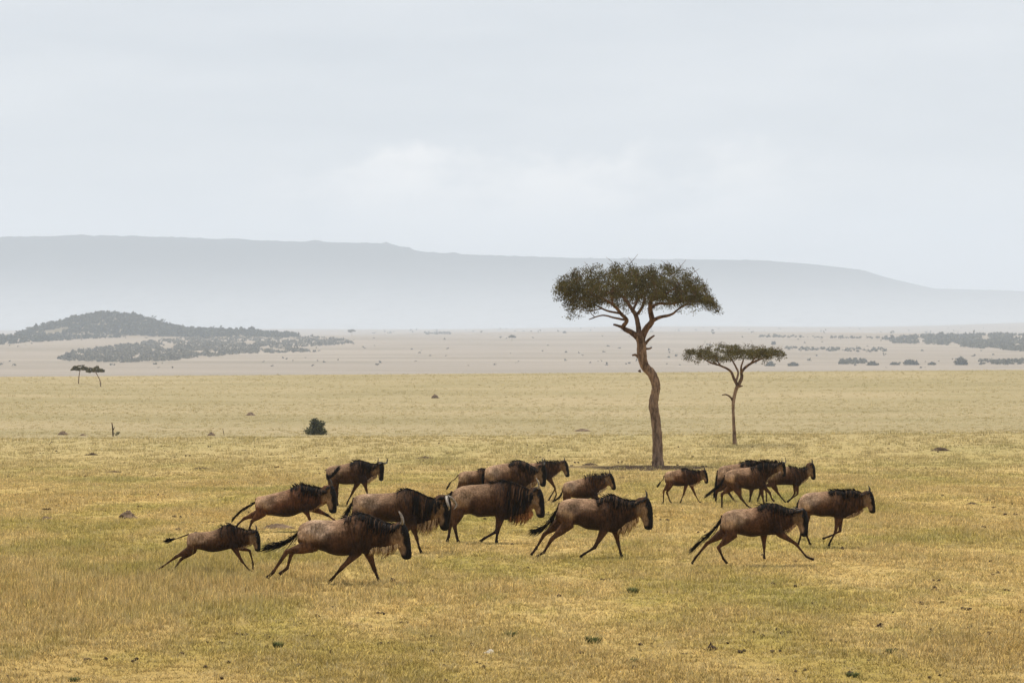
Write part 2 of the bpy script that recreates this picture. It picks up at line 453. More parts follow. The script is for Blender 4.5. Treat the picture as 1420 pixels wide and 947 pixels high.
def acacia(name, label, px, row, limbs, crown, attract, leaf_n, leaf_s, group, twig=.022, spikes=60, seed=1, base_r=None, detail=10, crad=.3, squash=.6):
    """limbs: list of (list of (cx, cy, half width, depth m)) in photo pixels; crown: (x list, top rows, bottom rows)"""
    random.seed(seed)
    b = ground(px, row); s = F / b.y
    t = empty(name, b, label, 'tree', group)
    def L(x, y, dy=0): return Vector(((x - px) / s, dy, (row - y) / s))
    g = Geo(); nodes = []
    for k, limb in enumerate(limbs):
        P = [tuple(L(q[0], q[1], q[3] if len(q) > 3 else 0)) for q in limb]; W = [q[2] / s * (.92 if k == 0 else 1) for q in limb]
        if k == 0: P[0] = (P[0][0], P[0][1], -.15)
        pp = smooth_path(P, 6); ww = [float(w) for w in np.interp(np.linspace(0, 1, len(pp)), np.linspace(0, 1, len(W)), W)]
        if k == 0:
            ww = [w * (1 + .09 * noise.noise(Vector((i * .7, seed, 0)))) for i, w in enumerate(ww)]
        cols = (1, 1, 1) if k == 0 else (.55, .5, .48)
        g.tube(pp, ww, detail if k == 0 else max(6, detail - 3), 1, cols, .13)
        if k: nodes += [(p, w) for p, w in zip(pp, ww)][3:]
    xs, tp, bt = crown
    cx = (xs[0] + xs[-1]) / 2; Rr = (xs[-1] - xs[0]) / 2 / s
    def prof(sr, arr): return float(np.interp(cx + sr * s, xs, arr))
    ccx = (cx - px) / s
    att = []
    while len(att) < attract:
        q = random.uniform(0, 2 * math.pi); r = Rr * math.sqrt(random.random()) * (1 + .06 * math.sin(3 * q + seed))
        w = (1 + math.cos(q)) / 2
        zt = w * prof(r, tp) + (1 - w) * prof(-r, tp); zb = w * prof(r, bt) + (1 - w) * prof(-r, bt)
        x = ccx + r * math.cos(q); y = r * math.sin(q) * .92
        bump = 1.3 * noise.noise(Vector((x * .9, y * .9, seed)))
        f = random.random() ** .8
        z = (row - (zt - bump * s * .07 + (zb - zt) * f)) / s
        if noise.noise(Vector((x * 1.1, y * 1.1, z * 1.5 + seed))) < -.58: continue
        att.append(Vector((x, y, z)))
    att.sort(key=lambda p: min((p - n[0]).length for n in nodes))
    NP = np.array([n[0] for n in nodes]); NW = [n[1] for n in nodes]
    for p in att:
        d = np.linalg.norm((NP - np.array(p)) * np.array([1, 1, 1.25]), axis=1) + np.where(NP[:, 2] > p.z + .05, 1.2, 0)
        i = int(d.argmin()); a = Vector(NP[i]); L0 = (p - a).length
        if L0 < .05: continue
        w0 = min(NW[i] * .75, twig * (1 + 1.1 * L0))
        mid = (a + p) / 2 + Vector((random.uniform(-.12, .12), random.uniform(-.12, .12), -.10)) * L0
        m2 = a.lerp(p, .75) + Vector((random.uniform(-.08, .08), random.uniform(-.08, .08), -.03)) * L0
        g.tube([a, mid, m2, p], [w0, w0 * .75, w0 * .6, w0 * .42], 5, 1, (.45, .42, .4))
        NP = np.vstack([NP, [mid, m2, p]]); NW += [w0 * .7, w0 * .55, w0 * .42]
    # drooping fringe twigs round the rim
    rim = [p for p in att if math.hypot(p.x - ccx, p.y) > Rr * .72]
    for p in random.sample(rim, min(len(rim), attract // 9)):
        o_ = Vector((p.x - ccx, p.y, 0)).normalized(); ln = random.uniform(.25, .75) * Rr / 3.8
        q = p + o_ * ln * .6 + Vector((0, 0, -ln)); m_ = p + o_ * ln * .45 + Vector((0, 0, -ln * .35))
        g.tube([p, m_, q], [twig * .5, twig * .4, twig * .2], 4, 1, (.5, .46, .4)); att.append(m_); att.append(p.lerp(q, .8))
    # bare spiky twigs above and round the edge
    for _ in range(spikes):
        p = random.choice(att); q = p + Vector((random.uniform(-.45, .45), random.uniform(-.4, .4), random.uniform(.1, .55))) * (Rr / 3.8)
        g.tube([p, (p + q) / 2 + Vector((.03, 0, .03)), q], [twig * .55, twig * .4, twig * .22], 4, 1, (.5, .46, .4))
    g.build('trunk', M['bark'], t, True, True)
    cr = Geo()
    for p in att:
        k = random.uniform(.55, 1.4)
        leaves(cr, p, crad * random.uniform(.7, 1.25), leaf_n, leaf_s, squash, k)
    cr.build('crown', M['leaf'], t, False, True)
    return t

def c9(pts): return [(750 + p[0] / 2.958, 340 + p[1] / 2.958) + ((p[2] / 2.958,) + tuple(p[3:])) for p in pts]

big_limbs = [c9([(480, 912, 33), (479, 880, 25), (478, 800, 22), (470, 710, 21), (462, 655, 22), (468, 610, 19), (472, 575, 20), (455, 528, 21), (424, 492, 20), (414, 440, 22), (412, 400, 21), (404, 372, 19)]),
             c9([(408, 385, 15), (372, 358, 11), (338, 338, 9), (352, 308, 8, -.2), (328, 282, 7, -.4), (300, 250, 6, -.7), (262, 225, 5, -1.0), (200, 200, 4, -1.2)]),
             c9([(338, 338, 8), (315, 330, 5), (297, 325, 4)]),
             c9([(405, 385, 14), (400, 330, 10, .3), (392, 290, 9, .5), (372, 255, 8, .8), (345, 215, 6, 1.2), (300, 180, 5, 1.6)]),
             c9([(392, 290, 7, .5), (410, 265, 6, .3), (425, 235, 6, .5), (430, 190, 4, .9)]),
             c9([(412, 390, 15), (430, 345, 13, 0), (455, 312, 12, -.1), (448, 268, 10, -.3), (450, 228, 8, -.5), (470, 190, 5, -.9)]),
             c9([(455, 312, 9, -.1), (485, 296, 7, -.5), (530, 285, 5, -.9), (560, 262, 4, -1.1), (610, 230, 3, -1.3)]),
             c9([(448, 262, 7, -.3), (480, 240, 6, .2), (540, 240, 5, .8), (600, 225, 4, 1.2), (655, 205, 3, 1.4)]),
             c9([(350, 308, 5, -.2), (300, 298, 4, -.5), (250, 288, 3, -.9), (195, 305, 2, -1.0)]),
             c9([(325, 280, 5, -.4), (270, 268, 4, .2), (215, 240, 3, .6), (150, 215, 3, .9)]),
             c9([(428, 405, 7), (445, 385, 5, -.1), (465, 370, 3, -.2)]),
             c9([(432, 425, 5), (445, 424, 4), (455, 420, 2)]),
             c9([(400, 460, 6), (388, 450, 5), (374, 452, 3)]),
             c9([(410, 515, 7), (402, 517, 4), (400, 519, 2)]),
             c9([(380, 268, 6, .8), (400, 230, 5, 1.4), (420, 200, 4, 2.0)]),
             c9([(300, 255, 5, -.7), (285, 215, 4, -1.4), (290, 175, 3, -2.1)]),
             c9([(452, 230, 6, -.5), (500, 205, 4, -1.3), (540, 180, 3, -2.0)])]
crX = [750 + x / 2.958 for x in (76, 96, 132, 188, 262, 330, 398, 456, 514, 588, 642, 672, 694)]
crT = [340 + y / 2.958 for y in (150, 112, 98, 90, 78, 76, 74, 74, 80, 92, 120, 150, 215)]
crB = [340 + y / 2.958 for y in (185, 235, 262, 235, 205, 192, 182, 188, 208, 226, 232, 235, 240)]
acacia('acacia_tree', 'tall flat-topped acacia with crooked thick trunk behind the herd', 912, 646, big_limbs, (crX, crT, crB), 1400, 42, .058, 'flat-topped acacias', .024, 320, 3, detail=14, crad=.28)
sm_limbs = [c9([(795, 822, 12), (794, 790, 9), (791, 730, 7), (789, 680, 6.5), (790, 640, 8), (798, 600, 8), (808, 575, 9)]),
            c9([(808, 578, 8), (792, 548, 6, -.1), (775, 515, 5, -.3), (735, 494, 4, -.6), (690, 480, 3, -.8), (650, 455, 2, -.9)]),
            c9([(808, 578, 8), (824, 545, 7, .1), (826, 518, 6, .2), (860, 488, 5, .4), (920, 462, 4, .6), (975, 446, 2.5, .7)]),
            c9([(800, 560, 5), (812, 525, 4, .5), (805, 500, 4, .9), (790, 470, 3, 1.2)]),
            c9([(822, 528, 5), (818, 500, 4, -.6), (825, 470, 3, -1.0)]),
            c9([(788, 640, 5), (776, 622, 4, -.1), (758, 612, 3, -.2), (742, 614, 2, -.2)]),
            c9([(810, 580, 5), (820, 578, 4), (828, 577, 2)]),
            c9([(735, 494, 3, -.6), (720, 475, 3, -.9), (705, 450, 2, -1.2)]),
            c9([(860, 488, 3, .4), (880, 460, 3, -.2), (900, 440, 2, -.6)])]
sX = [750 + x / 2.958 for x in (606, 640, 690, 740, 800, 860, 920, 970, 1008)]
sT = [340 + y / 2.958 for y in (432, 412, 405, 402, 408, 410, 412, 420, 436)]
sB = [340 + y / 2.958 for y in (440, 462, 482, 474, 464, 462, 458, 452, 444)]
acacia('acacia_tree', 'smaller slender acacia with thin forked trunk right of the tall one', 1018.5, 617, sm_limbs, (sX, sT, sB), 330, 34, .07, 'flat-topped acacias', .016, 110, 5, crad=.27)

def far_acacia(label, px, row, top, half, lean, seed, n=95):
    hgt = row - top; cp = px + lean
    limbs = [[(px, row, .9 * hgt / 27), (px + lean * .2, row - hgt * .3, .7 * hgt / 27), (px + lean * .6, row - hgt * .5, .6 * hgt / 27), (cp, row - hgt * .68, .6 * hgt / 27)],
             [(cp, row - hgt * .66, .5 * hgt / 27), (cp - half * .4, row - hgt * .8, .35 * hgt / 27), (cp - half * .7, row - hgt * .86, .25 * hgt / 27)],
             [(cp, row - hgt * .66, .5 * hgt / 27), (cp + half * .4, row - hgt * .8, .35 * hgt / 27), (cp + half * .7, row - hgt * .86, .25 * hgt / 27)]]
    X = [cp - half, cp - half * .7, cp, cp + half * .7, cp + half]
    T = [top + hgt * .2, top + hgt * .07, top, top + hgt * .07, top + hgt * .2]; B = [top + hgt * .3, top + hgt * .32, top + hgt * .26, top + hgt * .3, top + hgt * .28]
    s = F / ground(px, row).y
    return acacia('acacia_tree', label, px, row, limbs, (X, T, B), n, 22, 1.5 / s, 'flat-topped acacias', .25 / s, 6, seed, detail=7, crad=2.3 / s, squash=.45)
far_acacia('small straight far acacia, left one of the pair on the plain', 109, 532, 505, 11, 2, 11)
far_acacia('small leaning far acacia, right one of the pair on the plain', 140, 536, 507, 11.5, -7, 12)
far_acacia('tiny hazy umbrella tree right of the valley scrub', 488, 466, 457, 4.5, 0, 13, 24)
far_acacia('tiny faint hazy tree in the middle of the valley', 710, 473, 465, 4, 0, 14, 20)

def bush(name, label, px, row, w, h, mat, group=None, n=30, seed=1, ls=.06, dark=1.0, cat='bush'):
    random.seed(seed)
    b = ground(px, row)
    s = F / b.y; W = w / s; H = h / s
    t = empty(name, b, label, cat, group); g = Geo(); st = Geo()
    for _ in range(n):
        d = Vector((random.gauss(0, 1), random.gauss(0, 1), abs(random.gauss(0, 1)))).normalized() * random.random() ** .45
        c = Vector((d.x * W * .40, d.y * W * .40, .06 * H + d.z * H * .82)); c.x *= 1 - .45 * (c.z / H) ** 2
        leaves(g, c, W * .15, 30, ls * W, .85, dark * random.uniform(.55, 1.45))
        st.tube([(random.uniform(-.04, .04) * W, random.uniform(-.04, .04) * W, -.02 * H), (c.x * .5, c.y * .5, c.z * .55), tuple(c)], [.012 * W, .008 * W, .004 * W], 4, 1, (.5, .5, .5))
    st.build('stem', M['bark'], t, True, True); g.build('crown', M[mat], t, False, True)
    return t
bush('bush', 'round dark green bush alone on the near plain', 438, 603, 37, 27, 'bush', None, 70, 21, .07)
for i, (px, row, w, h, lb) in enumerate([(1333, 506, 22, 11, 'tallest round far bush beyond the right brow'), (1263, 506, 23, 7.5, 'wide low far bush left of the tallest round one'),
                                         (1210, 506.5, 18, 6, 'small rounded far bush left of the wide low one'), (1241, 506, 15, 3.2, 'flattest far bush between two rounded ones'),
                                         (1292, 506, 14, 3.2, 'flat far bush just left of the tallest round one'), (1068, 507.5, 20, 5.5, 'low far bush beside the slender acacia crown'),
                                         (1100, 507.5, 18, 5, 'low far bush, second right of the slender acacia'), (1073, 478, 9, 6, 'hazy tiny bush high above the slender acacia crown'),
                                         (1237, 471, 10, 7, 'hazy tree at the left end of the thorn scrub line'), (783, 462, 6, 4, 'faint tiny tree on the skyline left of the acacia')]):
    bush('distant_bush', lb, px, row, w, h, 'scrub', 'far bushes in the hazy valley', 26, 40 + i, .13)

# broken snags
def snag(label, paths, px, row, seed=3, leafy=None):
    random.seed(seed); b = ground(px, row); s = F / b.y; t = empty('dead_tree', b, label, 'dead tree'); g = Geo()
    for P in paths: g.tube([((x - px) / s, random.uniform(-.05, .05), (row - y) / s) for x, y, w in P], [w / s for x, y, w in P], 6, 1, (.35, .33, .3), .2)
    g.build('trunk', M['bark'], t, True, True)
    if leafy:
        c = Geo()
        for x, y, r in leafy: leaves(c, ((x - px) / s, 0, (row - y) / s), r / s, 60, .09, .7)
        c.build('crown', M['bush'], t, False, True)
snag('dark broken tree stump with leafy sprout on the left plain', [[(157, 605, 1.3), (156.5, 596, 1.1), (156, 590, 1.0), (155, 586, .7)], [(157, 596, .8), (159, 592, .5)]], 157, 605, 3, [(162, 602, 4), (164, 600, 3)])
snag('thin pale dead stick standing right of a soil mound', [[(311, 604, .5), (310, 599, .45), (309, 594, .3)]], 311, 604, 4)
snag('bleached dead branch lying on the grass at far left', [[(68, 617, .5), (71, 613, .4), (75, 612, .3)], [(71, 613, .3), (72, 609, .2)]], 70, 617, 5)

# ------------------------------------------------------------------ mounds, soil, stones, dung
def mound(name, label, cat, px, row, w, h, mat='soil', group=None, seed=1, rough=.35, depth=.8):
    random.seed(seed); b = ground(px, row); s = F / b.y; W = w / s / 2; H = h / s
    V = []; Fc = []; NR = 9; NA = 26
    for i in range(NR):
        r = i / (NR - 1)
        for j in range(NA):
            q = 2 * math.pi * j / NA
            n = noise.noise(Vector((math.cos(q) * 1.7, math.sin(q) * 1.7, seed + r * 2.5)))
            n2 = noise.noise(Vector((math.cos(q) * r * 5, math.sin(q) * r * 5, seed * 3)))
            rr = W * r * (1 + rough * n); z = H * ((1 - r ** 1.5) * (1 + rough * 1.2 * n2)) - (.06 * H + .01 if i == NR - 1 else 0)
            V.append((rr * math.cos(q), rr * math.sin(q) * depth, max(z, -.03)))
    for i in range(NR - 1):
        for j in range(NA): Fc.append((i * NA + j, i * NA + (j + 1) % NA, (i + 1) * NA + (j + 1) % NA, (i + 1) * NA + j))
    Fc.append(tuple(range(NA))[::-1]); Fc = [f[::-1] for f in Fc]
    o = mesh_obj(name, V, Fc, M[mat]); o.location = b; tag(o, label, cat, group); return o
tm = 'termite mounds on the plain'
for i, (px, row, w, h, lb) in enumerate([(603, 552, 11, 5.5, 'small pointed termite mound on the plain above the herd'), (347, 576, 15, 4.5, 'low termite mound above the lone green bush, to its left'),
                                         (87, 603, 16, 5.5, 'rounded brown termite mound at the far left'), (293, 604, 12, 5, 'dark small termite mound beside the thin dead stick'),
                                         (115, 604, 10, 2.5, 'tiny flat soil hump between mound and broken stump')]):
    mound('termite_mound', lb, 'mound', px, row, w, h, 'soil', tm, 60 + i)
mound('soil_mound', 'dark crumbly soil heap in the grass left of the herd', 'mound', 178, 719, 26, 10, 'soil', None, 71, .7)
mound('soil_mound', 'flat pale soil patch in the grass at far left', 'mound', 65, 721, 22, 5, 'soil', None, 72, .6)
mound('soil_mound', 'long low earth mound behind the galloping calf', 'mound', 385, 733, 52, 7, 'soil', None, 73, .3, .5)
mound('soil_mound', 'dark scraped earth hump on the right plain', 'mound', 1304, 625, 28, 4.5, 'dung', None, 74, .5, .6)
mound('soil_mound', 'dark flat earth streak above the middle of the herd', 'mound', 590, 636, 32, 3, 'dung', None, 75, .5, .5)
mound('soil_mound', 'broken dark earth streak on the upper left plain', 'mound', 128, 631, 18, 3, 'dung', None, 76, .6, .5)
mound('soil_mound', 'thin dark earth streak above the galloping calf', 'mound', 280, 651, 34, 2.6, 'dung', None, 77, .7, .5)
mound('soil_mound', 'small dark earth streak left of the thin one', 'mound', 158, 655, 22, 2.2, 'dung', None, 78, .7, .5)
mound('soil_mound', 'low grey earth hump left of the tall acacia', 'mound', 808, 598, 26, 3.4, 'soil', None, 79, .4, .5)
mound('soil_mound', 'dark low strip left of the tall acacia trunk', 'mound', 818, 645, 24, 3.2, 'dung', None, 80, .5, .5)  # low dark strip beside the trunk
mound('soil_mound', 'dark low earth hump right of the last galloping animal', 'mound', 1348, 699, 20, 2.6, 'dung', None, 81, .6, .5)
for i, (px, row, w, h, lb) in enumerate([(544, 806, 11, 5, 'dark dung pile just ahead of the pale-rumped front adult'), (459, 907, 8, 6, 'small dark dung lump low in the grass, bottom left of centre'),
                                         (986, 901, 16, 8, 'largest dark dung pile near the bottom right of centre'), (1221, 869, 12, 5, 'dark dung pile alone in the right foreground'),
                                         (1291, 876, 8, 4.5, 'small dung lump right of the lone foreground pile'), (654, 895, 9, 4, 'low dung lump in the bottom centre grass, left of the pale stone'),
                                         (1416, 849, 9, 4, 'dark dung lump at the right edge of the grass'), (880, 926, 12, 4, 'flat dung patch in the bottom grass, straight below the tall acacia'),
                                         (670, 926, 9, 4, 'dark dung lump in the grass below the mid tuft'), (618, 946, 14, 5, 'dung pile cut by the bottom edge, centre'),
                                         (1057, 771, 9, 3, 'small flat dung under the stretched right galloping animal'), (372, 750, 5, 4, 'little dark clod between calf muzzle and big tail'),
                                         (250, 718, 5, 3, 'tiny dark clod right of the crumbly soil heap'), (1296, 818, 12, 5, 'dark tangle of dung and stalks on the right grass'),
                                         (1168, 762, 8, 4, 'dung lump below the last animal of the herd'), (908, 930, 9, 3, 'small flat dung beside the flat patch below the acacia')]):
    mound('dung_pile', lb, 'dung', px, row, w, h, 'dung', 'dung piles in the grass', 90 + i, .8, .8)
mound('stone', 'pale flat stone in the foreground grass', 'stone', 680, 905, 17, 5, 'stone', None, 120, .5)
# soil and crown shade under the tall acacia are painted in the turf
def tuft(label, px, row, w, h, seed):
    random.seed(seed); b = ground(px, row); s = F / b.y; g = Geo()
    for _ in range(170):
        q = random.uniform(0, 6.28); r = random.random() ** .6 * w / s * .35; L0 = h / s * random.uniform(.5, 1.1)
        p = Vector((r * math.cos(q), r * math.sin(q), -.01)); d = Vector((math.cos(q) * .45, math.sin(q) * .45, 1)).normalized() * L0
        k = random.uniform(.6, 1.5)
        g.ribbon([p, p + d * .5, p + d + Vector((0, 0, -.12 * L0))], .012, (math.sin(q), -math.cos(q), 0), (k, k, k))
    o = g.build('grass_tuft', M['tuft'], None, True, True); o.location = b; tag(o, label, 'grass tuft', 'green grass tufts in the foreground')
for i, a in enumerate([('biggest dark green tuft in the foreground right of centre', 822, 891, 28, 15), ('rounded green tuft in the foreground near the centre', 709, 882, 20, 11),
                       ('small spiky green tuft in the middle right foreground', 878, 822, 18, 12), ('green tuft near the bottom right corner', 1236, 905, 20, 10),
                       ('low green tuft at the bottom right of centre', 1183, 938, 24, 10), ('dark small tuft in the left foreground', 386, 897, 16, 12),
                       ('green weed clump near the bottom left corner', 103, 944, 20, 9), ('flat green tuft right of centre beside the dung', 880, 917, 16, 8)]):
    tuft(*a, 130 + i)

# ------------------------------------------------------------------ grass
def build_tufts():
    col = bpy.data.collections.new('tuft_shapes')
    for v in range(8):
        g = Geo(); random.seed(200 + v); n = 15
        for _ in range(n):
            q = random.uniform(0, 6.28); r = .11 * math.sqrt(random.random()); h = random.uniform(.45, 1.1) * .1
            if random.random() < .12: h *= 1.6
            lean = random.uniform(.0, .75); a = random.uniform(0, 6.28)
            p = Vector((r * math.cos(q), r * math.sin(q), -.01)); d = Vector((math.cos(a) * lean, math.sin(a) * lean, 1)).normalized()
            w = random.uniform(.003, .0065); sd = Vector((math.sin(a + 1), math.cos(a + 1), 0))
            m = p + d * h * .55; e = p + d * h + Vector((math.cos(a), math.sin(a), -.25)) * h * lean * .4
            k = random.choice((random.uniform(.45, .9), random.uniform(.9, 1.9))); gg = random.uniform(.94, 1.03); bb = random.uniform(.85, 1.1); b0 = len(g.c)
            g.add([p - sd * w, p + sd * w, m + sd * w * .8, m - sd * w * .8, e], [(0, 1, 2, 3), (3, 2, 4)], (k, k * gg, k * bb))
            for j_, f_ in enumerate((.7, .7, 1.05, 1.05, 1.35)): g.c[b0 + j_] = (k * f_, k * gg * f_ * (1.04 - .04 * f_), k * bb * f_)
        me = bpy.data.meshes.new('tuft'); me.from_pydata([tuple(p) for p in g.v], [], g.f); set_cols(me, g.c); me.materials.append(M['blade'])
        col.objects.link(bpy.data.objects.new('tuft_shape', me))
    return col

def grass_points():
    P = []; S = []; Z = []
    bands = [(36, 46, 75), (46, 62, 62), (62, 85, 38), (85, 115, 19), (115, 150, 6), (150, 182, 3.2), (225, 450, .42), (450, 700, .10)]
    for a, b, dens in bands:
        hw = .205; area = hw * (b * b - a * a); n = int(area * dens)
        y = np.sqrt(rng.uniform(a * a, b * b, n)); u = rng.uniform(-hw, hw, n); x = u * y
        P.append(np.stack([x, y], 1))
        S.append(np.full(n, {36: 1.0, 46: 1.05, 62: 1.15, 85: 1.4, 115: 1.7, 150: 2.0, 225: 2.2, 450: 3.2}[a]))
    P = np.concatenate(P); S = np.concatenate(S)
    x, y = P[:, 0], P[:, 1]
    # cheap value noise from sines
    n = np.sin(x * .9 + 2 * np.sin(y * .31)) * np.cos(y * .42 + 1.7 * np.sin(x * .37)) + .5 * np.sin(x * 2.3 + y * 1.1) * np.cos(y * 1.4 - x * .8)
    h = .72 + .34 * n + rng.uniform(-.2, .3, len(x))
    px = CX + x / y * F; row = HZ + CAMZ / y * F
    def blob(cx, cy, rx, ry, amp): return amp * np.exp(-((px - cx) / rx) ** 2 - ((row - cy) / ry) ** 2)
    tall = blob(260, 815, 230, 48, 1.55) + blob(60, 830, 120, 60, .9) + blob(1180, 735, 260, 40, .35) + blob(560, 800, 200, 30, .3) + blob(1320, 900, 200, 50, .3)
    h = h + tall * (.6 + .4 * rng.random(len(x)))
    h = np.clip(h, .35, 3.2) * (1 + .9 * (rng.random(len(x)) < .012))
    z = terrain(x, y)
    keep = rng.random(len(x)) < np.clip(.88 + .25 * n, .45, 1)
    # thin the grass over the soil and painted shade under the big tree
    b = ground(905, 648); b2 = ground(850, 647); wn = .5 * np.sin(x * 1.9 + y) + .4 * np.sin(x * 4.1 - y * 1.3)
    t = np.minimum(((x - b.x) / 3.0) ** 2 + ((y - b.y) / 4.2) ** 2, ((x - b2.x) / 4.6) ** 2 + ((y - b2.y) / 1.8) ** 2) + wn
    keep &= ~((t < 1) & (rng.random(len(x)) < .8))
    return np.stack([x, y, z], 1)[keep], S[keep], h[keep]

def build_grass():
    col = build_tufts(); P, S, H = grass_points(); n = len(P)
    me = bpy.data.meshes.new('grass'); me.vertices.add(n); me.vertices.foreach_set('co', P.astype(np.float32).ravel())
    sc = np.stack([S, S, S * H], 1).astype(np.float32)
    a = me.attributes.new('tscale', 'FLOAT_VECTOR', 'POINT'); a.data.foreach_set('vector', sc.ravel())
    r = np.zeros((n, 3), np.float32); r[:, 2] = rng.uniform(0, 6.283, n)
    a = me.attributes.new('trot', 'FLOAT_VECTOR', 'POINT'); a.data.foreach_set('vector', r.ravel())
    o = bpy.data.objects.new('grass', me); link(o); me.materials.append(M['blade'])
    ng = bpy.data.node_groups.new('grass_scatter', 'GeometryNodeTree')
    ng.interface.new_socket('Geometry', in_out='INPUT', socket_type='NodeSocketGeometry')
    ng.interface.new_socket('Geometry', in_out='OUTPUT', socket_type='NodeSocketGeometry')
    N = ng.nodes.new; gi = N('NodeGroupInput'); go = N('NodeGroupOutput'); mp = N('GeometryNodeMeshToPoints')
    ip = N('GeometryNodeInstanceOnPoints'); ci = N('GeometryNodeCollectionInfo')
    ci.inputs['Collection'].default_value = col; ci.inputs['Separate Children'].default_value = True; ci.inputs['Reset Children'].default_value = True
    ip.inputs['Pick Instance'].default_value = True
    def attr(nm):
        k = N('GeometryNodeInputNamedAttribute'); k.data_type = 'FLOAT_VECTOR'; k.inputs['Name'].default_value = nm; return k.outputs['Attribute']
    ri = N('FunctionNodeRandomValue'); ri.data_type = 'INT'; ri.inputs[4].default_value = 0; ri.inputs[5].default_value = 7
    L = ng.links.new
    L(gi.outputs[0], mp.inputs['Mesh']); L(mp.outputs[0], ip.inputs['Points']); L(ci.outputs[0], ip.inputs['Instance'])
    L(ri.outputs[2], ip.inputs['Instance Index']); L(attr('tscale'), ip.inputs['Scale'])
    er = N('FunctionNodeEulerToRotation'); L(attr('trot'), er.inputs[0]); L(er.outputs[0], ip.inputs['Rotation'])
    L(ip.outputs[0], go.inputs[0])
    m = o.modifiers.new('scatter', 'NODES'); m.node_group = ng
    tag(o, 'short dry savanna grass, straw and green', 'grass', kind='stuff')
    print('grass tufts', n)
build_grass()

# specks of dung and clods too many to count
g = Geo(); random.seed(400)
for _ in range(460):
    px = random.uniform(-5, 1425); row = random.uniform(617, 945) if random.random() < .45 else random.uniform(612, 740)
    p = ground(px, row); r = random.uniform(.014, .034) * (1 + p.y / 160)
    for _k in range(random.choice([1, 1, 2, 3])):
        c = p + Vector((random.gauss(0, .08), random.gauss(0, .08), r * .5))
        rg = []
        for i in range(4):
            a = (i / 3 - .5) * math.pi * .9; rg.append([c + Vector((math.cos(a) * r * math.cos(q) * random.uniform(.7, 1.3), math.cos(a) * r * math.sin(q), math.sin(a) * r * .7)) for q in [k * math.pi / 3 for k in range(6)]])
        g.rings(rg)
o = g.build('dirt_crumbs', M['dung']); tag(o, 'tiny dark clods and droppings scattered through the grass', 'dirt', kind='stuff')

# ------------------------------------------------------------------ wildebeest
TAN = np.array((.44, .285, .175)); BRN = np.array((.105, .050, .024)); DRK = np.array((.022, .012, .008)); BLK = np.array((.007, .0055, .005)); CHK = np.array((.19, .12, .07))

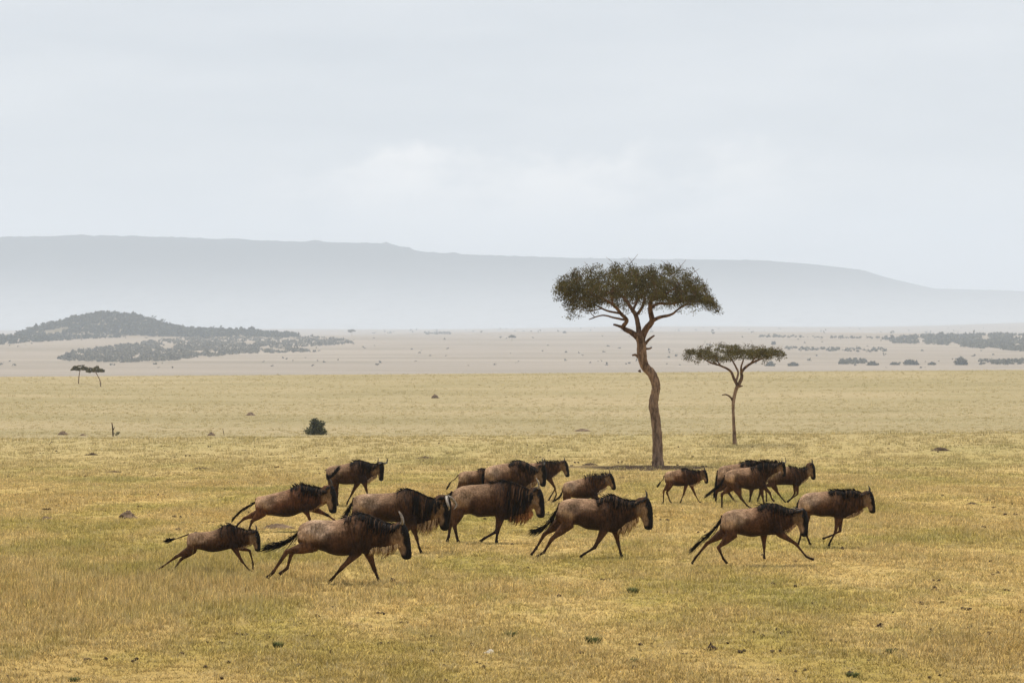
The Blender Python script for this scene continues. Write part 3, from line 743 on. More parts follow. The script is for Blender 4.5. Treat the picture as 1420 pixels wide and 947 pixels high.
def wildebeest(label, crop, row, secs, head, legs, tail, horns='adult', dark=0., calf=False, turn=0., beard=(.50, .36, .20), beard_len=.2, mane_len=.22, tailw=.05, tuft=False, seed=1, ytail=0., upright=.0, horn_pale=True, redd=0., sunlit=0.):
    random.seed(seed)
    x0, y0, k = crop
    xs = [q[0] for q in secs]; mx = x0 + (sum(xs) / len(xs)) / k
    base = ground(mx, row); s = F / base.y
    def L(cx, cy, y=0.): return Vector(((x0 + cx / k - mx) / s, y, (row - (y0 + cy / k)) / s))
    root = empty('wildebeest', base, label, 'wildebeest', 'wildebeest herd galloping to the right')
    # torso and neck
    T = [L(a, b) for a, b, c, d in secs]; B = [L(c, d) for a, b, c, d in secs]
    dep = sorted((t - b).length for t, b in zip(T, B)); D0 = dep[int(len(dep) * .8)]
    arr = [(*t, *b) for t, b in zip(T, B)]
    # arc length parameter along the centres
    C = [(t + b) / 2 for t, b in zip(T, B)]; al = [0.]
    for i in range(1, len(C)): al.append(al[-1] + (C[i] - C[i - 1]).length)
    u0 = [a / al[-1] for a in al]
    dense = catmull([a + (u,) for a, u in zip(arr, u0)], 4)
    wu = [0, .06, .16, .30, .45, .58, .68, .80, .92, 1.0]; ww = [.13, .25, .33, .37, .37, .33, .25, .19, .165, .15]
    g = Geo(); rings = []
    for q in dense:
        t = Vector(q[:3]); b = Vector(q[3:6]); u = q[6]; c = (t + b) / 2; h = (t - b) / 2; w = float(np.interp(u, wu, ww)) * D0
        w = min(w, h.length * 1.05)
        rg = []
        for j in range(20):
            f = 2 * math.pi * j / 20; cs = math.cos(f); sn = math.sin(f)
            nar = 1 - .34 * max(0, cs) ** 1.5 * (.4 + .6 * sst(.25, .55, u)) + .06 * max(0, -cs)
            rg.append(c + h * cs + Vector((0, 1, 0)) * (w * sn * float(nar)))
        rings.append(rg)
    g.rings(rings)
    # legs
    lat = .125 * D0 / .62; m = D0 / .62
    hipT, hipB = Vector(dense[6][:3]), Vector(dense[6][3:6])
    iS = min(range(len(dense)), key=lambda i: abs(dense[i][6] - .60))
    shT, shB = Vector(dense[iS][:3]), Vector(dense[iS][3:6])
    bones = []
    for kind, side, pts in legs:
        Y = -lat if side == 'n' else lat
        P = [L(a, b, Y * (.85 if i > 1 else 1)) for i, (a, b) in enumerate(pts)]
        if kind == 'h':
            hip = hipT.lerp(hipB, .30) + Vector((0, Y * .45, 0))
            mid = P[0].lerp(P[1], .5) + Vector((0, 0, -.0))
            mid2 = P[0].lerp(P[1], .82)
            c1 = P[1].lerp(P[2], .35); c2 = P[1].lerp(P[2], .8)
            pts3 = [hip, hip.lerp(P[0], .55), P[0], mid, mid2, P[1], c1, c2, P[2], P[2].lerp(P[3], .5), P[3]]
            rr = [.07, .135, .125, .078, .046, .046, .032, .026, .032, .026, .032]
        else:
            sh = shT.lerp(shB, .55) + Vector((0, Y * .8, 0)); sh.x = sh.x * .6 + P[0].x * .4
            pts3 = [sh, sh.lerp(P[0], .6), P[0], P[0].lerp(P[1], .4), P[0].lerp(P[1], .8), P[1], P[1].lerp(P[2], .3), P[1].lerp(P[2], .8), P[2], P[2].lerp(P[3], .5), P[3]]
            rr = [.06, .115, .085, .058, .040, .041, .028, .024, .031, .026, .032]
        if calf: rr = [r * (.95 if i < 3 else 1.05) for i, r in enumerate(rr)]
        rr = [r * m for r in rr]
        g.tube(pts3, rr, 10, .82)
        # hoof
        d = (P[3] - P[2]).normalized(); g.tube([P[3] - d * .02 * m, P[3] + d * .032 * m + Vector((.012, 0, 0)) * m], [.03 * m, .036 * m], 8, .8)
        bones.append([tuple(p) for p in pts3])
    # haunch and shoulder muscle
    # head
    hp, hm = head; P0 = L(*hp); M0 = L(*hm); ax = (M0 - P0); Lh = ax.length; ax.normalize(); bk = Vector((-ax.z, 0, ax.x)) if True else None
    bk = Vector((ax.z, 0, -ax.x));
    if bk.x > 0: bk = -bk
    if abs(bk.x) < .2 and bk.z > 0: bk = -bk
    rot = Matrix.Rotation(turn, 3, 'Z')
    piv = P0 + ax * .25 * Lh + bk * .3 * Lh
    def HD_(a, b, y=0.): return piv + rot @ (P0 + ax * (a * Lh) + bk * (b * Lh) + Vector((0, y * Lh, 0)) - piv)
    hs = [(-.04, .08, .36, .09), (.02, .02, .46, .14), (.12, -.02, .52, .18), (.24, -.045, .54, .195), (.36, -.055, .52, .18), (.5, -.05, .44, .14), (.64, -.035, .36, .115), (.78, -.015, .32, .115), (.9, .0, .31, .125), (.98, .02, .28, .11), (1.03, .07, .20, .06)]
    rings = []
    for a, f, bb, w in hs:
        rg = []
        for j in range(16):
            q = 2 * math.pi * j / 16; cs = math.cos(q); sn = math.sin(q)
            b = (f + bb) / 2 - cs * (bb - f) / 2; rg.append(HD_(a, b, w * sn * (1 - .15 * max(0, -cs))))
        rings.append(rg)
    g.rings(rings)
    g.tube([HD_(.2, .3), HD_(.1, .45).lerp(C[-1], .6), C[-1], C[-2]], [.16 * Lh, .17 * Lh, (T[-1] - B[-1]).length * .38, (T[-2] - B[-2]).length * .38], 12, .85)
    # ears
    for sg in (-1, 1):
        e0 = HD_(.06, .12, .12 * sg); e1 = HD_(.05, .22, .26 * sg); e2 = HD_(.10, .30, .42 * sg)
        g.tube([e0, e0.lerp(e1, .5), e1, e2], [.03 * Lh / .6, .042 * Lh / .6, .04 * Lh / .6, .012 * Lh / .6], 7, .6)
    me = bpy.data.meshes.new('body'); me.from_pydata([tuple(v) for v in g.v], [], g.f)
    o = bpy.data.objects.new('body', me); link(o)
    rm = o.modifiers.new('r', 'REMESH'); rm.mode = 'VOXEL'; rm.voxel_size = .0145 if not calf else .013; rm.use_smooth_shade = True
    sm = o.modifiers.new('s', 'SMOOTH'); sm.factor = .5; sm.iterations = 7
    dg = bpy.context.evaluated_depsgraph_get(); nm = bpy.data.meshes.new_from_object(o.evaluated_get(dg)); o.modifiers.clear(); o.data = nm; bpy.data.meshes.remove(me); nm.name = 'body'
    # surface relief: ribs, muscle and neck folds, then colours
    nv = len(nm.vertices); co = np.empty(nv * 3, np.float32); nm.vertices.foreach_get('co', co); co = co.reshape(-1, 3).astype(float)
    no = np.empty(nv * 3, np.float32); nm.vertices.foreach_get('normal', no); no = no.reshape(-1, 3)
    dn = np.array(dense); cen = (dn[:, :3] + dn[:, 3:6]) / 2
    ii = ((co[:, None, [0, 2]] - cen[None][:, :, [0, 2]]) ** 2).sum(-1).argmin(1)
    t3 = dn[ii, :3]; b3 = dn[ii, 3:6]; hv = t3 - b3; v = ((co - b3) * hv).sum(1) / (hv ** 2).sum(1); u = dn[ii, 6]
    ph = seed * 1.7
    fold = .5 * (np.sin(co[:, 0] * 57 + 3.5 * np.sin(co[:, 2] * 6 + ph) + 2 * np.sin(co[:, 0] * 13 + ph)) + .8 * np.sin(co[:, 0] * 101 + 5 * np.sin(co[:, 2] * 4.3 + ph))) * sst(.50, .62, u) * (1 - sst(.93, 1, u)) * sst(.1, .3, v)
    ribs = np.sin(co[:, 0] * 48 + co[:, 2] * 10 + ph) * sst(.28, .36, u) * (1 - sst(.5, .58, u)) * sst(.15, .3, v) * (1 - sst(.6, .8, v))
    def gs(a, b, sa, sb): return np.exp(-((u - a) / sa) ** 2 - ((v - b) / sb) ** 2)
    musc = .030 * gs(.10, .55, .06, .3) - .034 * gs(.235, .62, .05, .22) + .016 * gs(.38, .45, .10, .4) - .022 * gs(.515, .5, .03, .35) + .034 * gs(.60, .45, .05, .35) - .026 * gs(.70, .45, .04, .4) + .012 * gs(.16, .9, .05, .12) - .014 * gs(.30, .86, .08, .14)
    musc = 1.6 * musc * m * np.abs(no[:, 1]) ** .5 * sst(-.05, .1, v)
    co2 = co + no * (fold * .010 + ribs * .003 + musc)[:, None]
    nm.vertices.foreach_set('co', co2.astype(np.float32).ravel()); nm.update()
    def mixc(a, b, f): return a * (1 - f[:, None]) + b * f[:, None]
    brn = BRN * (1 - .45 * dark); brn = brn * np.array((1 + .3 * redd, 1 - .05 * redd, 1 - .2 * redd)); tan = TAN * (1 - .55 * dark)
    wob = .06 * np.sin(co[:, 0] * 9 + ph) + .05 * np.sin(co[:, 2] * 13 + ph * 2)
    col = np.repeat(tan[None], nv, 0)
    col = mixc(col, brn, 1 - (1 - sst(.12, .30, u + wob)) * sst(.15, .5, v + wob))
    col = mixc(col, np.array((.66, .52, .40)), sunlit * np.exp(-((u - .20) / .10) ** 2 - ((v - .82) / .30) ** 2))  # highlight painted onto the upper rump
    col = mixc(col, tan * .6 + brn * .4, .7 * sst(.45, .9, v) * (1 - sst(.40, .60, u)))     # sandy back, with toplight painted in
    col = mixc(col, brn * .42, .75 * sst(.50, .62, u + wob * .5) * sst(.12, .3, v))                # dark neck and shoulder
    X_, Z_ = co[:, 0], co[:, 2]
    sw_ = np.sin(X_ * 57 + 3.5 * np.sin(Z_ * 6 + ph) + 2 * np.sin(X_ * 13 + ph)) + .8 * np.sin(X_ * 101 + 5 * np.sin(Z_ * 4.3 + ph)) + .5 * np.sin(X_ * 31 + Z_ * 24)
    stripe = sst(.1, 1.3, sw_)
    col = mixc(col, BLK * 1.3, .7 * stripe * sst(.48, .62, u) * sst(.15, .4, v))
    col = mixc(col, brn * 1.15, .45 * sst(.1, 1.3, -sw_) * sst(.6, .7, u))
    col = mixc(col, DRK, .95 * (1 - sst(.08, .60, v + wob)) * sst(.10, .3, u) * (1 - sst(.85, .95, u)))    # dark belly, with underside shade painted in
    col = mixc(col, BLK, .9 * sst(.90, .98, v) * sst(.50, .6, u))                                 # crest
    # legs
    lb = np.full(nv, 9.)
    for bn in bones:
        for i in range(1, len(bn) - 1):
            a = np.array(bn[i]); b = np.array(bn[i + 1]); ab = b - a; tt = np.clip(((co - a) @ ab) / (ab @ ab + 1e-9), 0, 1)
            lb = np.minimum(lb, np.linalg.norm(co - a - tt[:, None] * ab, axis=1))
    below = (1 - sst(-.06, .08, v)); isleg = np.clip(below * (lb < .2), 0, 1)
    lowest = min(min(q[2] for q in bn) for bn in bones)
    zz = (co[:, 2] - lowest) / (.6 * m)
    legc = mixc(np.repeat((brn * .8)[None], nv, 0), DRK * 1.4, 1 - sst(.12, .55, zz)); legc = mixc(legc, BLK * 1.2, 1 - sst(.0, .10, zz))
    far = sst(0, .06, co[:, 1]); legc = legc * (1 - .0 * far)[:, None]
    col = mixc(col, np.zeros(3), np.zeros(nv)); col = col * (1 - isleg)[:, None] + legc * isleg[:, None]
    # head
    ri = np.array(rot.inverted()); q = (co - np.array(piv)) @ ri.T + np.array(piv) - np.array(P0)
    a = q @ np.array(ax) / Lh; b = q @ np.array(bk) / Lh; yy = np.abs(q[:, 1]) / Lh
    hm_ = (a > -.1) & (a < 1.12) & (b > -.12) & (b < .55) & ((u > .90) | (a > .45)) & (yy < .5)
    hmf = hm_ * (1 - sst(.42, .54, b))
    chk = CHK * (1 - .4 * dark)
    hc = mixc(np.repeat(chk[None], nv, 0), brn * .8, sst(.0, .25, .25 - a))
    hc = mixc(hc, chk * 1.25, .6 * sst(.35, .6, a) * sst(.12, .2, b) * (1 - sst(.8, .9, a)))
    hc = mixc(hc, BLK, 1 - sst(.11, .18, b + .02 * np.sin(a * 20)))
    hc = mixc(hc, BLK, sst(.82, .92, a))
    hc = mixc(hc, BLK * 1.5, sst(.16, .24, yy) * (a < .25))
    col = col * (1 - hmf)[:, None] + hc * hmf[:, None]
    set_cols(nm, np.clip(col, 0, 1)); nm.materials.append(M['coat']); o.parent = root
    # eyes
    for sg in (-1, 1):
        g2 = Geo(); c = HD_(.27, .13, .165 * sg); r = .024
        g2.rings([[c + Vector((math.cos(t_) * math.sin(p_), math.cos(p_), math.sin(t_) * math.sin(p_))) * r for t_ in [i * math.pi / 4 for i in range(8)]] for p_ in (.15, .8, 1.57, 2.3, 3.0)])
        g2.build('eye', M['eye'], root)
    # horns
    for sg in (-1, 1):
        g2 = Geo()
        if horns == 'adult': pts = [(.03, .10, .04), (.06, .09, .20), (.05, .06, .33), (-.06, .03, .40), (-.20, .02, .38), (-.30, .05, .28)]; rr = [.05, .045, .038, .03, .02, .006]
        elif horns == 'up': pts = [(.02, .10, .06), (.0, .07, .15), (-.10, .05, .22), (-.22, .06, .22), (-.34, .10, .15)]; rr = [.045, .04, .03, .02, .006]
        elif horns == 'drop': pts = [(.02, .10, .05), (.05, .05, .18), (.16, -.02, .30), (.26, -.08, .34), (.34, -.08, .28), (.40, -.03, .22)]; rr = [.05, .048, .042, .032, .02, .006]
        elif horns == 'flat': pts = [(.02, .12, .05), (.04, .20, .20), (.02, .30, .33), (-.05, .42, .36), (-.08, .5, .30)]; rr = [.045, .042, .034, .022, .006]
        else: pts = [(.02, .10, .07), (-.08, .07, .12), (-.17, .07, .15), (-.26, .10, .13)]; rr = [.032, .026, .018, .005]
        g2.tube(smooth_path([tuple(HD_(a_, b_, y_ * sg)) for a_, b_, y_ in pts], 4), [float(x_) * .66 * Lh / .62 for x_ in np.interp(np.linspace(0, 1, (len(pts) - 1) * 4 + 1), np.linspace(0, 1, len(rr)), rr)], 8)
        g2.build('horn', M['horn'] if horn_pale else M['darkhorn'], root)
    # mane: a black crest with locks falling down the neck
    g2 = Geo(); crest = [q_ for q_ in dense if q_[6] > .47]
    top = [Vector(q_[:3]) for q_ in crest] + [HD_(.0, .15)]
    bot = [Vector(q_[3:6]) for q_ in crest] + [HD_(.1, .45)]
    nl = 230 if not calf else 110; hw = .07 * m
    for i in range(nl):
        f = random.random() * (len(top) - 1.001); a_ = int(f); tt = f - a_; p = top[a_].lerp(top[a_ + 1], tt); dn_ = (bot[a_].lerp(bot[a_ + 1], tt) - p).normalized()
        fr = f / (len(top) - 1); sg = -1 if random.random() < .75 else 1
        ln = mane_len * m * random.uniform(.5, 1.35) * (.45 + 1.1 * math.sin(math.pi * min(1, fr * 1.0 + .08)))
        c_ = random.uniform(.6, 1.6); cc = tuple(BLK * c_) if random.random() < .8 else (.10, .055, .03)
        p = p + Vector((0, sg * random.uniform(0, .03) * m, -.012 * m))
        bkd = Vector((-1, 0, .25)).normalized()
        if random.random() < .35 + upright or calf:   # short upright or swept-back hairs
            e = p + (Vector((-1 + random.uniform(-.3, .3) + upright * .6, sg * .15, .18 + upright * 1.1 + random.uniform(-.1, .25)))).normalized() * random.uniform(.05, .13) * m
            g2.ribbon([p, p.lerp(e, .6) + Vector((0, 0, .01)), e], .035 * m, (0, 1, 0), cc)
        if not calf or random.random() < .4:
            p1 = p + dn_ * ln * .35 + Vector((-.02, sg * hw * .95, .02)) * 1; p2 = p + dn_ * ln * .75 + Vector((-.05 * random.random(), sg * hw * 1.7, 0)); p3 = p + dn_ * ln + Vector((-.08 * random.random(), sg * hw * 1.9, 0))
            g2.ribbon([p, p1, p2, p3], random.uniform(.012, .03) * m, (1, 0, 0), cc)
    g2.build('mane', M['hair'], root, True, True)
    # beard: tawny fringe under throat and neck
    if beard_len > 0:
        g2 = Geo(); low = [Vector(q_[3:6]) for q_ in dense if q_[6] > .72] + [HD_(.30, .47), HD_(.48, .37), HD_(.66, .27)]
        g2.tube([p_ + Vector((0, 0, .05)) for p_ in low], [.012] * len(low), 6, 1, tuple(brn))
        for i in range(240 if not calf else 120):
            f = random.random() * (len(low) - 1.001); a_ = int(f); p = low[a_].lerp(low[a_ + 1], f - a_); fr = f / (len(low) - 1)
            ln = beard_len * 1.25 * m * random.uniform(.35, 1.1) * (math.sin(math.pi * min(.97, fr + .08)) ** .7)
            p = p + Vector((0, random.uniform(-.05, .05) * m, .03)); kk = random.uniform(.6, 1.25)
            cc = tuple(np.array(beard) * kk) if random.random() < .8 else tuple(brn)
            e = p + Vector((random.uniform(-.45, -.05) * ln, random.uniform(-.1, .1) * ln, -ln)); md = p.lerp(e, .5) + Vector((.04 * random.random(), 0, -.0))
            g2.ribbon([p, md, e], random.uniform(.014, .03) * m, (1, .3, 0), cc)
        g2.build('beard', M['hair'], root, True, True)
    # tail
    g2 = Geo(); tp = smooth_path([tuple(L(a_, b_, ytail * (i / max(1, len(tail) - 1)) ** .5 if ytail else 0)) for i, (a_, b_) in enumerate(tail)], 5); nt = len(tp)
    stalk = [max(.010, .022 * (1 - i / nt)) * m for i in range(nt)]; g2.tube(tp, stalk, 7, 1, tuple(brn * .4))
    for i in range(210):
        st = random.uniform(.55 if tuft else .12, .93); f = st * (nt - 1.001); a_ = int(f); p = tp[a_].lerp(tp[a_ + 1], f - a_)
        f2 = min(nt - 1.01, f + (nt - 1) * random.uniform(.2, .45)); b_ = int(f2); e = tp[b_].lerp(tp[b_ + 1], f2 - b_)
        if f2 > nt - 1.2: e = e + (tp[-1] - tp[-2]).normalized() * random.uniform(0, .10) * m
        off = Vector((random.gauss(0, .45), random.gauss(0, .5), random.gauss(0, .55))) * tailw * 1.25 * m
        sw = tailw * m * 3.2 * (st if not tuft else .6)
        g2.ribbon([p, p.lerp(e, .5) + off * .8, e + off * .9 + Vector((0, 0, -.02 * m))], random.uniform(.018, .034) * m, (0, 1, 0) if random.random() < .5 else (1, 0, 1), tuple(BLK * random.uniform(.7, 1.7)))
    g2.build('tail', M['hair'], root, True, True)
    return root

C1 = (200, 620, 4.735); C2 = (340, 680, 5.4615); C3 = (430, 620, 6.3143); C4 = (600, 620, 6.311); C5 = (720, 620, 5.57); C6 = (900, 620, 5.572); C7 = (1030, 650, 7.1); C8 = (310, 650, 8.353)

wildebeest('dark brown calf galloping at the left end of the herd, tail straight out', C1, 796,
    [(285, 578, 280, 622), (308, 562, 290, 660), (370, 556, 370, 672), (450, 548, 440, 688), (510, 520, 510, 680), (555, 505, 560, 668), (600, 518, 600, 665), (650, 537, 645, 655), (690, 547, 690, 640), (715, 548, 715, 625)],
    ((748, 543), (768, 678)),
    [('h', 'n', [(305, 672), (215, 715), (125, 780), (88, 800)]), ('h', 'f', [(312, 680), (240, 738), (192, 800), (176, 830)]),
     ('f', 'n', [(600, 665), (645, 745), (684, 795), (700, 806)]), ('f', 'f', [(620, 662), (690, 680), (712, 765), (712, 800)])],
    [(292, 570), (245, 588), (195, 605), (150, 612)], 'spike', .35, True, 0, (.38, .25, .16), .10, .1, .05, True, 1, 0, .3, False)

wildebeest('large adult with pale cream rump and upturned pale horns, galloping in front', C2, 809,
    [(402, 285, 400, 335), (430, 252, 405, 400), (500, 226, 490, 430), (600, 222, 590, 458), (700, 222, 680, 490), (790, 190, 780, 492), (870, 170, 860, 470), (930, 178, 920, 485), (1000, 206, 975, 440), (1070, 240, 1060, 432), (1130, 252, 1120, 420), (1170, 255, 1165, 400)],
    ((1210, 240), (1268, 505)),
    [('h', 'n', [(480, 425), (322, 455), (215, 615), (175, 650)]), ('h', 'f', [(500, 430), (348, 472), (315, 592), (262, 630)]),
     ('f', 'n', [(850, 465), (735, 580), (652, 675), (638, 700)]), ('f', 'f', [(930, 470), (975, 600), (1008, 682), (1024, 705)])],
    [(428, 265), (390, 335), (330, 382), (250, 422), (145, 438)], 'up', 0, False, 0, (.66, .48, .28), .17, .15, .055, False, 2, sunlit=.95)

wildebeest('reddish tan animal leaping behind the calf and the pale-rumped adult', C8, 737,
    [(372, 350, 370, 400), (398, 320, 378, 460), (480, 308, 490, 530), (560, 286, 560, 540), (650, 265, 650, 552), (740, 240, 740, 556), (820, 202, 830, 538), (880, 182, 900, 505), (950, 182, 965, 497), (1020, 200, 1040, 480), (1100, 216, 1100, 430), (1170, 235, 1160, 400), (1215, 240, 1205, 385)],
    ((1275, 190), (1318, 500)),
    [('h', 'n', [(440, 515), (335, 602), (305, 680), (320, 715)]), ('h', 'f', [(430, 510), (235, 578), (165, 640), (140, 680)]),
     ('f', 'n', [(960, 480), (1000, 570), (1020, 660), (1035, 705)]), ('f', 'f', [(1060, 475), (1200, 540), (1275, 590), (1320, 635)])],
    [(378, 342), (358, 400), (260, 438), (180, 500), (105, 585)], 'spike', .05, False, 0, (.42, .27, .15), .07, .14, .03, False, 3, 0, .3, False, .5, sunlit=.25)

wildebeest('heavy dark-maned bull with drooping white horns, running second row', C3, 766,
    [(377, 455, 375, 520), (398, 428, 385, 580), (460, 411, 460, 620), (560, 405, 540, 650), (650, 402, 640, 655), (740, 395, 730, 655), (820, 365, 820, 668), (890, 365, 900, 682), (960, 390, 950, 680), (1040, 430, 1020, 655), (1110, 445, 1095, 635), (1160, 445, 1150, 610)],
    ((1232, 430), (1222, 722)),
    [('h', 'n', [(430, 640), (330, 730), (330, 860), (320, 900)]), ('h', 'f', [(450, 640), (380, 740), (350, 860), (340, 900)]),
     ('f', 'n', [(900, 680), (935, 790), (960, 880), (970, 908)]), ('f', 'f', [(870, 690), (800, 780), (740, 850), (720, 885)])],
    [(385, 440), (355, 520), (315, 590), (265, 650)], 'drop', .35, False, R(-18), (.50, .34, .20), .26, .34, .05, False, 4, sunlit=.45)

wildebeest('small adult walking at the back left, head turned towards the viewer', C3, 702,
    [(140, 205, 142, 250), (165, 172, 152, 285), (230, 160, 215, 308), (300, 148, 290, 325), (360, 132, 355, 324), (410, 115, 410, 320), (460, 115, 465, 318), (510, 130, 500, 298), (560, 145, 540, 265), (592, 148, 580, 250)],
    ((650, 132), (652, 290)),
    [('h', 'n', [(200, 325), (180, 400), (190, 480), (200, 508)]), ('h', 'f', [(215, 325), (235, 400), (235, 480), (240, 508)]),
     ('f', 'n', [(480, 310), (495, 370), (515, 450), (520, 490)]), ('f', 'f', [(410, 320), (368, 400), (328, 478), (320, 500)])],
    [(150, 188), (150, 270), (195, 250), (255, 175)], 'adult', .45, False, R(-38), (.50, .36, .24), .14, .2, .05, False, 5, -.32, 0, False)

wildebeest('broad dark bull with thick striped mane and rusty beard, centre of herd', C4, 753,
    [(167, 410, 168, 470), (188, 375, 180, 540), (250, 345, 250, 590), (320, 330, 330, 585), (400, 325, 400, 610), (480, 318, 480, 607), (560, 300, 570, 607), (640, 290, 640, 640), (710, 305, 690, 615), (780, 332, 760, 595), (840, 362, 830, 580), (885, 378, 870, 570)],
    ((945, 350), (988, 604)),
    [('h', 'n', [(215, 590), (192, 685), (214, 785), (224, 822)]), ('h', 'f', [(200, 580), (150, 690), (140, 785), (126, 820)]),
     ('f', 'n', [(590, 620), (566, 740), (560, 790), (557, 818)]), ('f', 'f', [(590, 620), (558, 742), (455, 798), (420, 822)])],
    [(170, 385), (145, 425), (120, 475), (108, 525)], 'up', .4, False, 0, (.36, .17, .075), .19, .38, .05, False, 6, 0, 0, True)

wildebeest('high-shouldered pale-flanked adult behind the broad dark bull', C4, 716,
    [(455, 210, 457, 260), (472, 182, 465, 310), (530, 160, 530, 340), (600, 146, 600, 350), (670, 138, 680, 355), (740, 116, 740, 358), (800, 120, 810, 352), (860, 152, 850, 325), (905, 180, 885, 310), (930, 190, 915, 300)],
    ((985, 150), (995, 338)),
    [('h', 'n', [(500, 365), (455, 440), (470, 530), (475, 570)]), ('h', 'f', [(520, 365), (490, 440), (500, 530), (505, 570)]),
     ('f', 'n', [(790, 350), (800, 440), (790, 530), (790, 570)]), ('f', 'f', [(760, 350), (740, 440), (720, 530), (720, 570)])],
    [(455, 195), (440, 240), (436, 290), (445, 330)], 'up', .05, False, R(-12), (.42, .28, .18), .14, .13, .03, False, 7, 0, 0, False, sunlit=.5)

wildebeest('young tan one showing only its rump and curled tail, centre back', C4, 708,
    [(224, 250, 226, 290), (240, 222, 234, 325), (300, 208, 300, 340), (370, 205, 370, 335), (430, 186, 430, 335), (480, 190, 480, 330), (530, 205, 530, 315), (575, 215, 570, 300)],
    ((612, 215), (632, 325)),
    [('h', 'n', [(245, 335), (202, 400), (215, 480), (220, 530)]), ('h', 'f', [(255, 335), (225, 400), (235, 480), (240, 530)]),
     ('f', 'n', [(450, 330), (460, 400), (455, 480), (455, 530)]), ('f', 'f', [(440, 330), (430, 400), (420, 480), (420, 530)])],
    [(226, 240), (198, 275), (155, 305), (130, 350)], 'spike', 0, True, 0, (.4, .28, .18), .08, .1, .035, True, 8)

wildebeest('young animal with straight upright horns, head up at centre back', C5, 697,
    [(-35, 150, -30, 190), (-5, 126, -15, 235), (50, 120, 50, 250), (110, 122, 110, 255), (165, 112, 165, 252), (210, 106, 215, 250), (250, 112, 250, 238), (285, 113, 280, 215), (315, 112, 308, 195)],
    ((362, 100), (393, 222)),
    [('h', 'n', [(10, 255), (-20, 310), (0, 380), (0, 402)]), ('h', 'f', [(20, 255), (5, 310), (20, 380), (22, 402)]),
     ('f', 'n', [(240, 250), (278, 318), (243, 378), (228, 405)]), ('f', 'f', [(232, 250), (272, 305), (288, 365), (272, 402)])],
    [(-32, 140), (-45, 190), (-50, 240)], 'spike', .3, True, 0, (.5, .38, .28), .06, .12, .03, True, 9, 0, .4, False)

wildebeest('light brown youngster with bristly upright mane, just behind the big galloper', C5, 713,
    [(333, 312, 336, 345), (352, 275, 345, 375), (410, 258, 410, 388), (470, 245, 470, 398), (530, 226, 530, 398), (575, 216, 590, 378), (620, 215, 615, 345), (655, 211, 645, 325), (680, 208, 672, 315)],
    ((712, 198), (752, 320)),
    [('h', 'n', [(365, 385), (345, 430), (368, 480), (372, 500)]), ('h', 'f', [(375, 385), (360, 430), (382, 480), (388, 500)]),
     ('f', 'n', [(590, 385), (600, 430), (600, 480), (600, 500)]), ('f', 'f', [(575, 385), (570, 430), (560, 480), (560, 500)])],
    [(334, 312), (328, 360), (302, 395), (268, 412)], 'spike', 0, True, 0, (.62, .50, .36), .12, .08, .028, False, 10, 0, .6, False, sunlit=.6)

wildebeest('big mid-brown adult in full gallop with long tawny beard, right of centre', C5, 774,
    [(302, 450, 300, 505), (328, 416, 312, 575), (390, 398, 380, 600), (450, 393, 450, 600), (520, 395, 520, 632), (600, 400, 600, 642), (660, 380, 665, 648), (710, 366, 730, 662), (760, 376, 780, 635), (825, 402, 825, 595), (885, 412, 875, 572), (925, 412, 915, 555)],
    ((1005, 388), (1038, 626)),
    [('h', 'n', [(375, 595), (250, 705), (190, 808), (135, 840)]), ('h', 'f', [(320, 585), (195, 675), (130, 785), (96, 828)]),
     ('f', 'n', [(650, 645), (580, 770), (503, 818), (472, 840)]), ('f', 'f', [(745, 645), (765, 740), (784, 818), (792, 842)])],
    [(312, 430), (285, 495), (235, 580), (175, 636), (98, 655)], 'spike', .12, False, 0, (.62, .42, .22), .22, .13, .06, False, 11, 0, .1, False, sunlit=.2)

wildebeest('small trotting youngster alone under the tall acacia', C6, 699,
    [(117, 222, 121, 250), (135, 192, 130, 280), (190, 180, 180, 294), (240, 172, 240, 302), (290, 168, 290, 295), (330, 178, 330, 294), (370, 181, 362, 280), (398, 180, 392, 270)],
    ((438, 172), (462, 274)),
    [('h', 'n', [(150, 295), (112, 335), (110, 418), (104, 430)]), ('h', 'f', [(165, 295), (138, 350), (164, 418), (172, 428)]),
     ('f', 'n', [(285, 290), (266, 360), (246, 412), (240, 424)]), ('f', 'f', [(325, 290), (355, 360), (384, 416), (397, 426)])],
    [(117, 215), (108, 248), (85, 272), (72, 292)], 'spike', .1, True, 0, (.5, .35, .22), .12, .1, .035, True, 12, 0, .2, False, .3)

wildebeest('dark animal at the back of the right group, black tail hanging down', C6, 698,
    [(528, 195, 532, 240), (545, 158, 542, 280), (610, 138, 600, 300), (680, 128, 680, 312), (740, 110, 740, 314), (790, 99, 790, 312), (840, 106, 840, 300), (880, 120, 875, 270), (905, 128, 900, 250)],
    ((945, 128), (962, 235)),
    [('h', 'n', [(560, 300), (518, 340), (514, 402), (511, 420)]), ('h', 'f', [(580, 300), (612, 345), (652, 402), (672, 420)]),
     ('f', 'n', [(790, 310), (784, 360), (774, 415), (780, 424)]), ('f', 'f', [(880, 310), (862, 360), (847, 398), (845, 415)])],
    [(530, 178), (521, 240), (516, 310), (508, 370)], 'up', .35, False, 0, (.4, .3, .2), .1, .15, .035, False, 13, 0, 0, False)

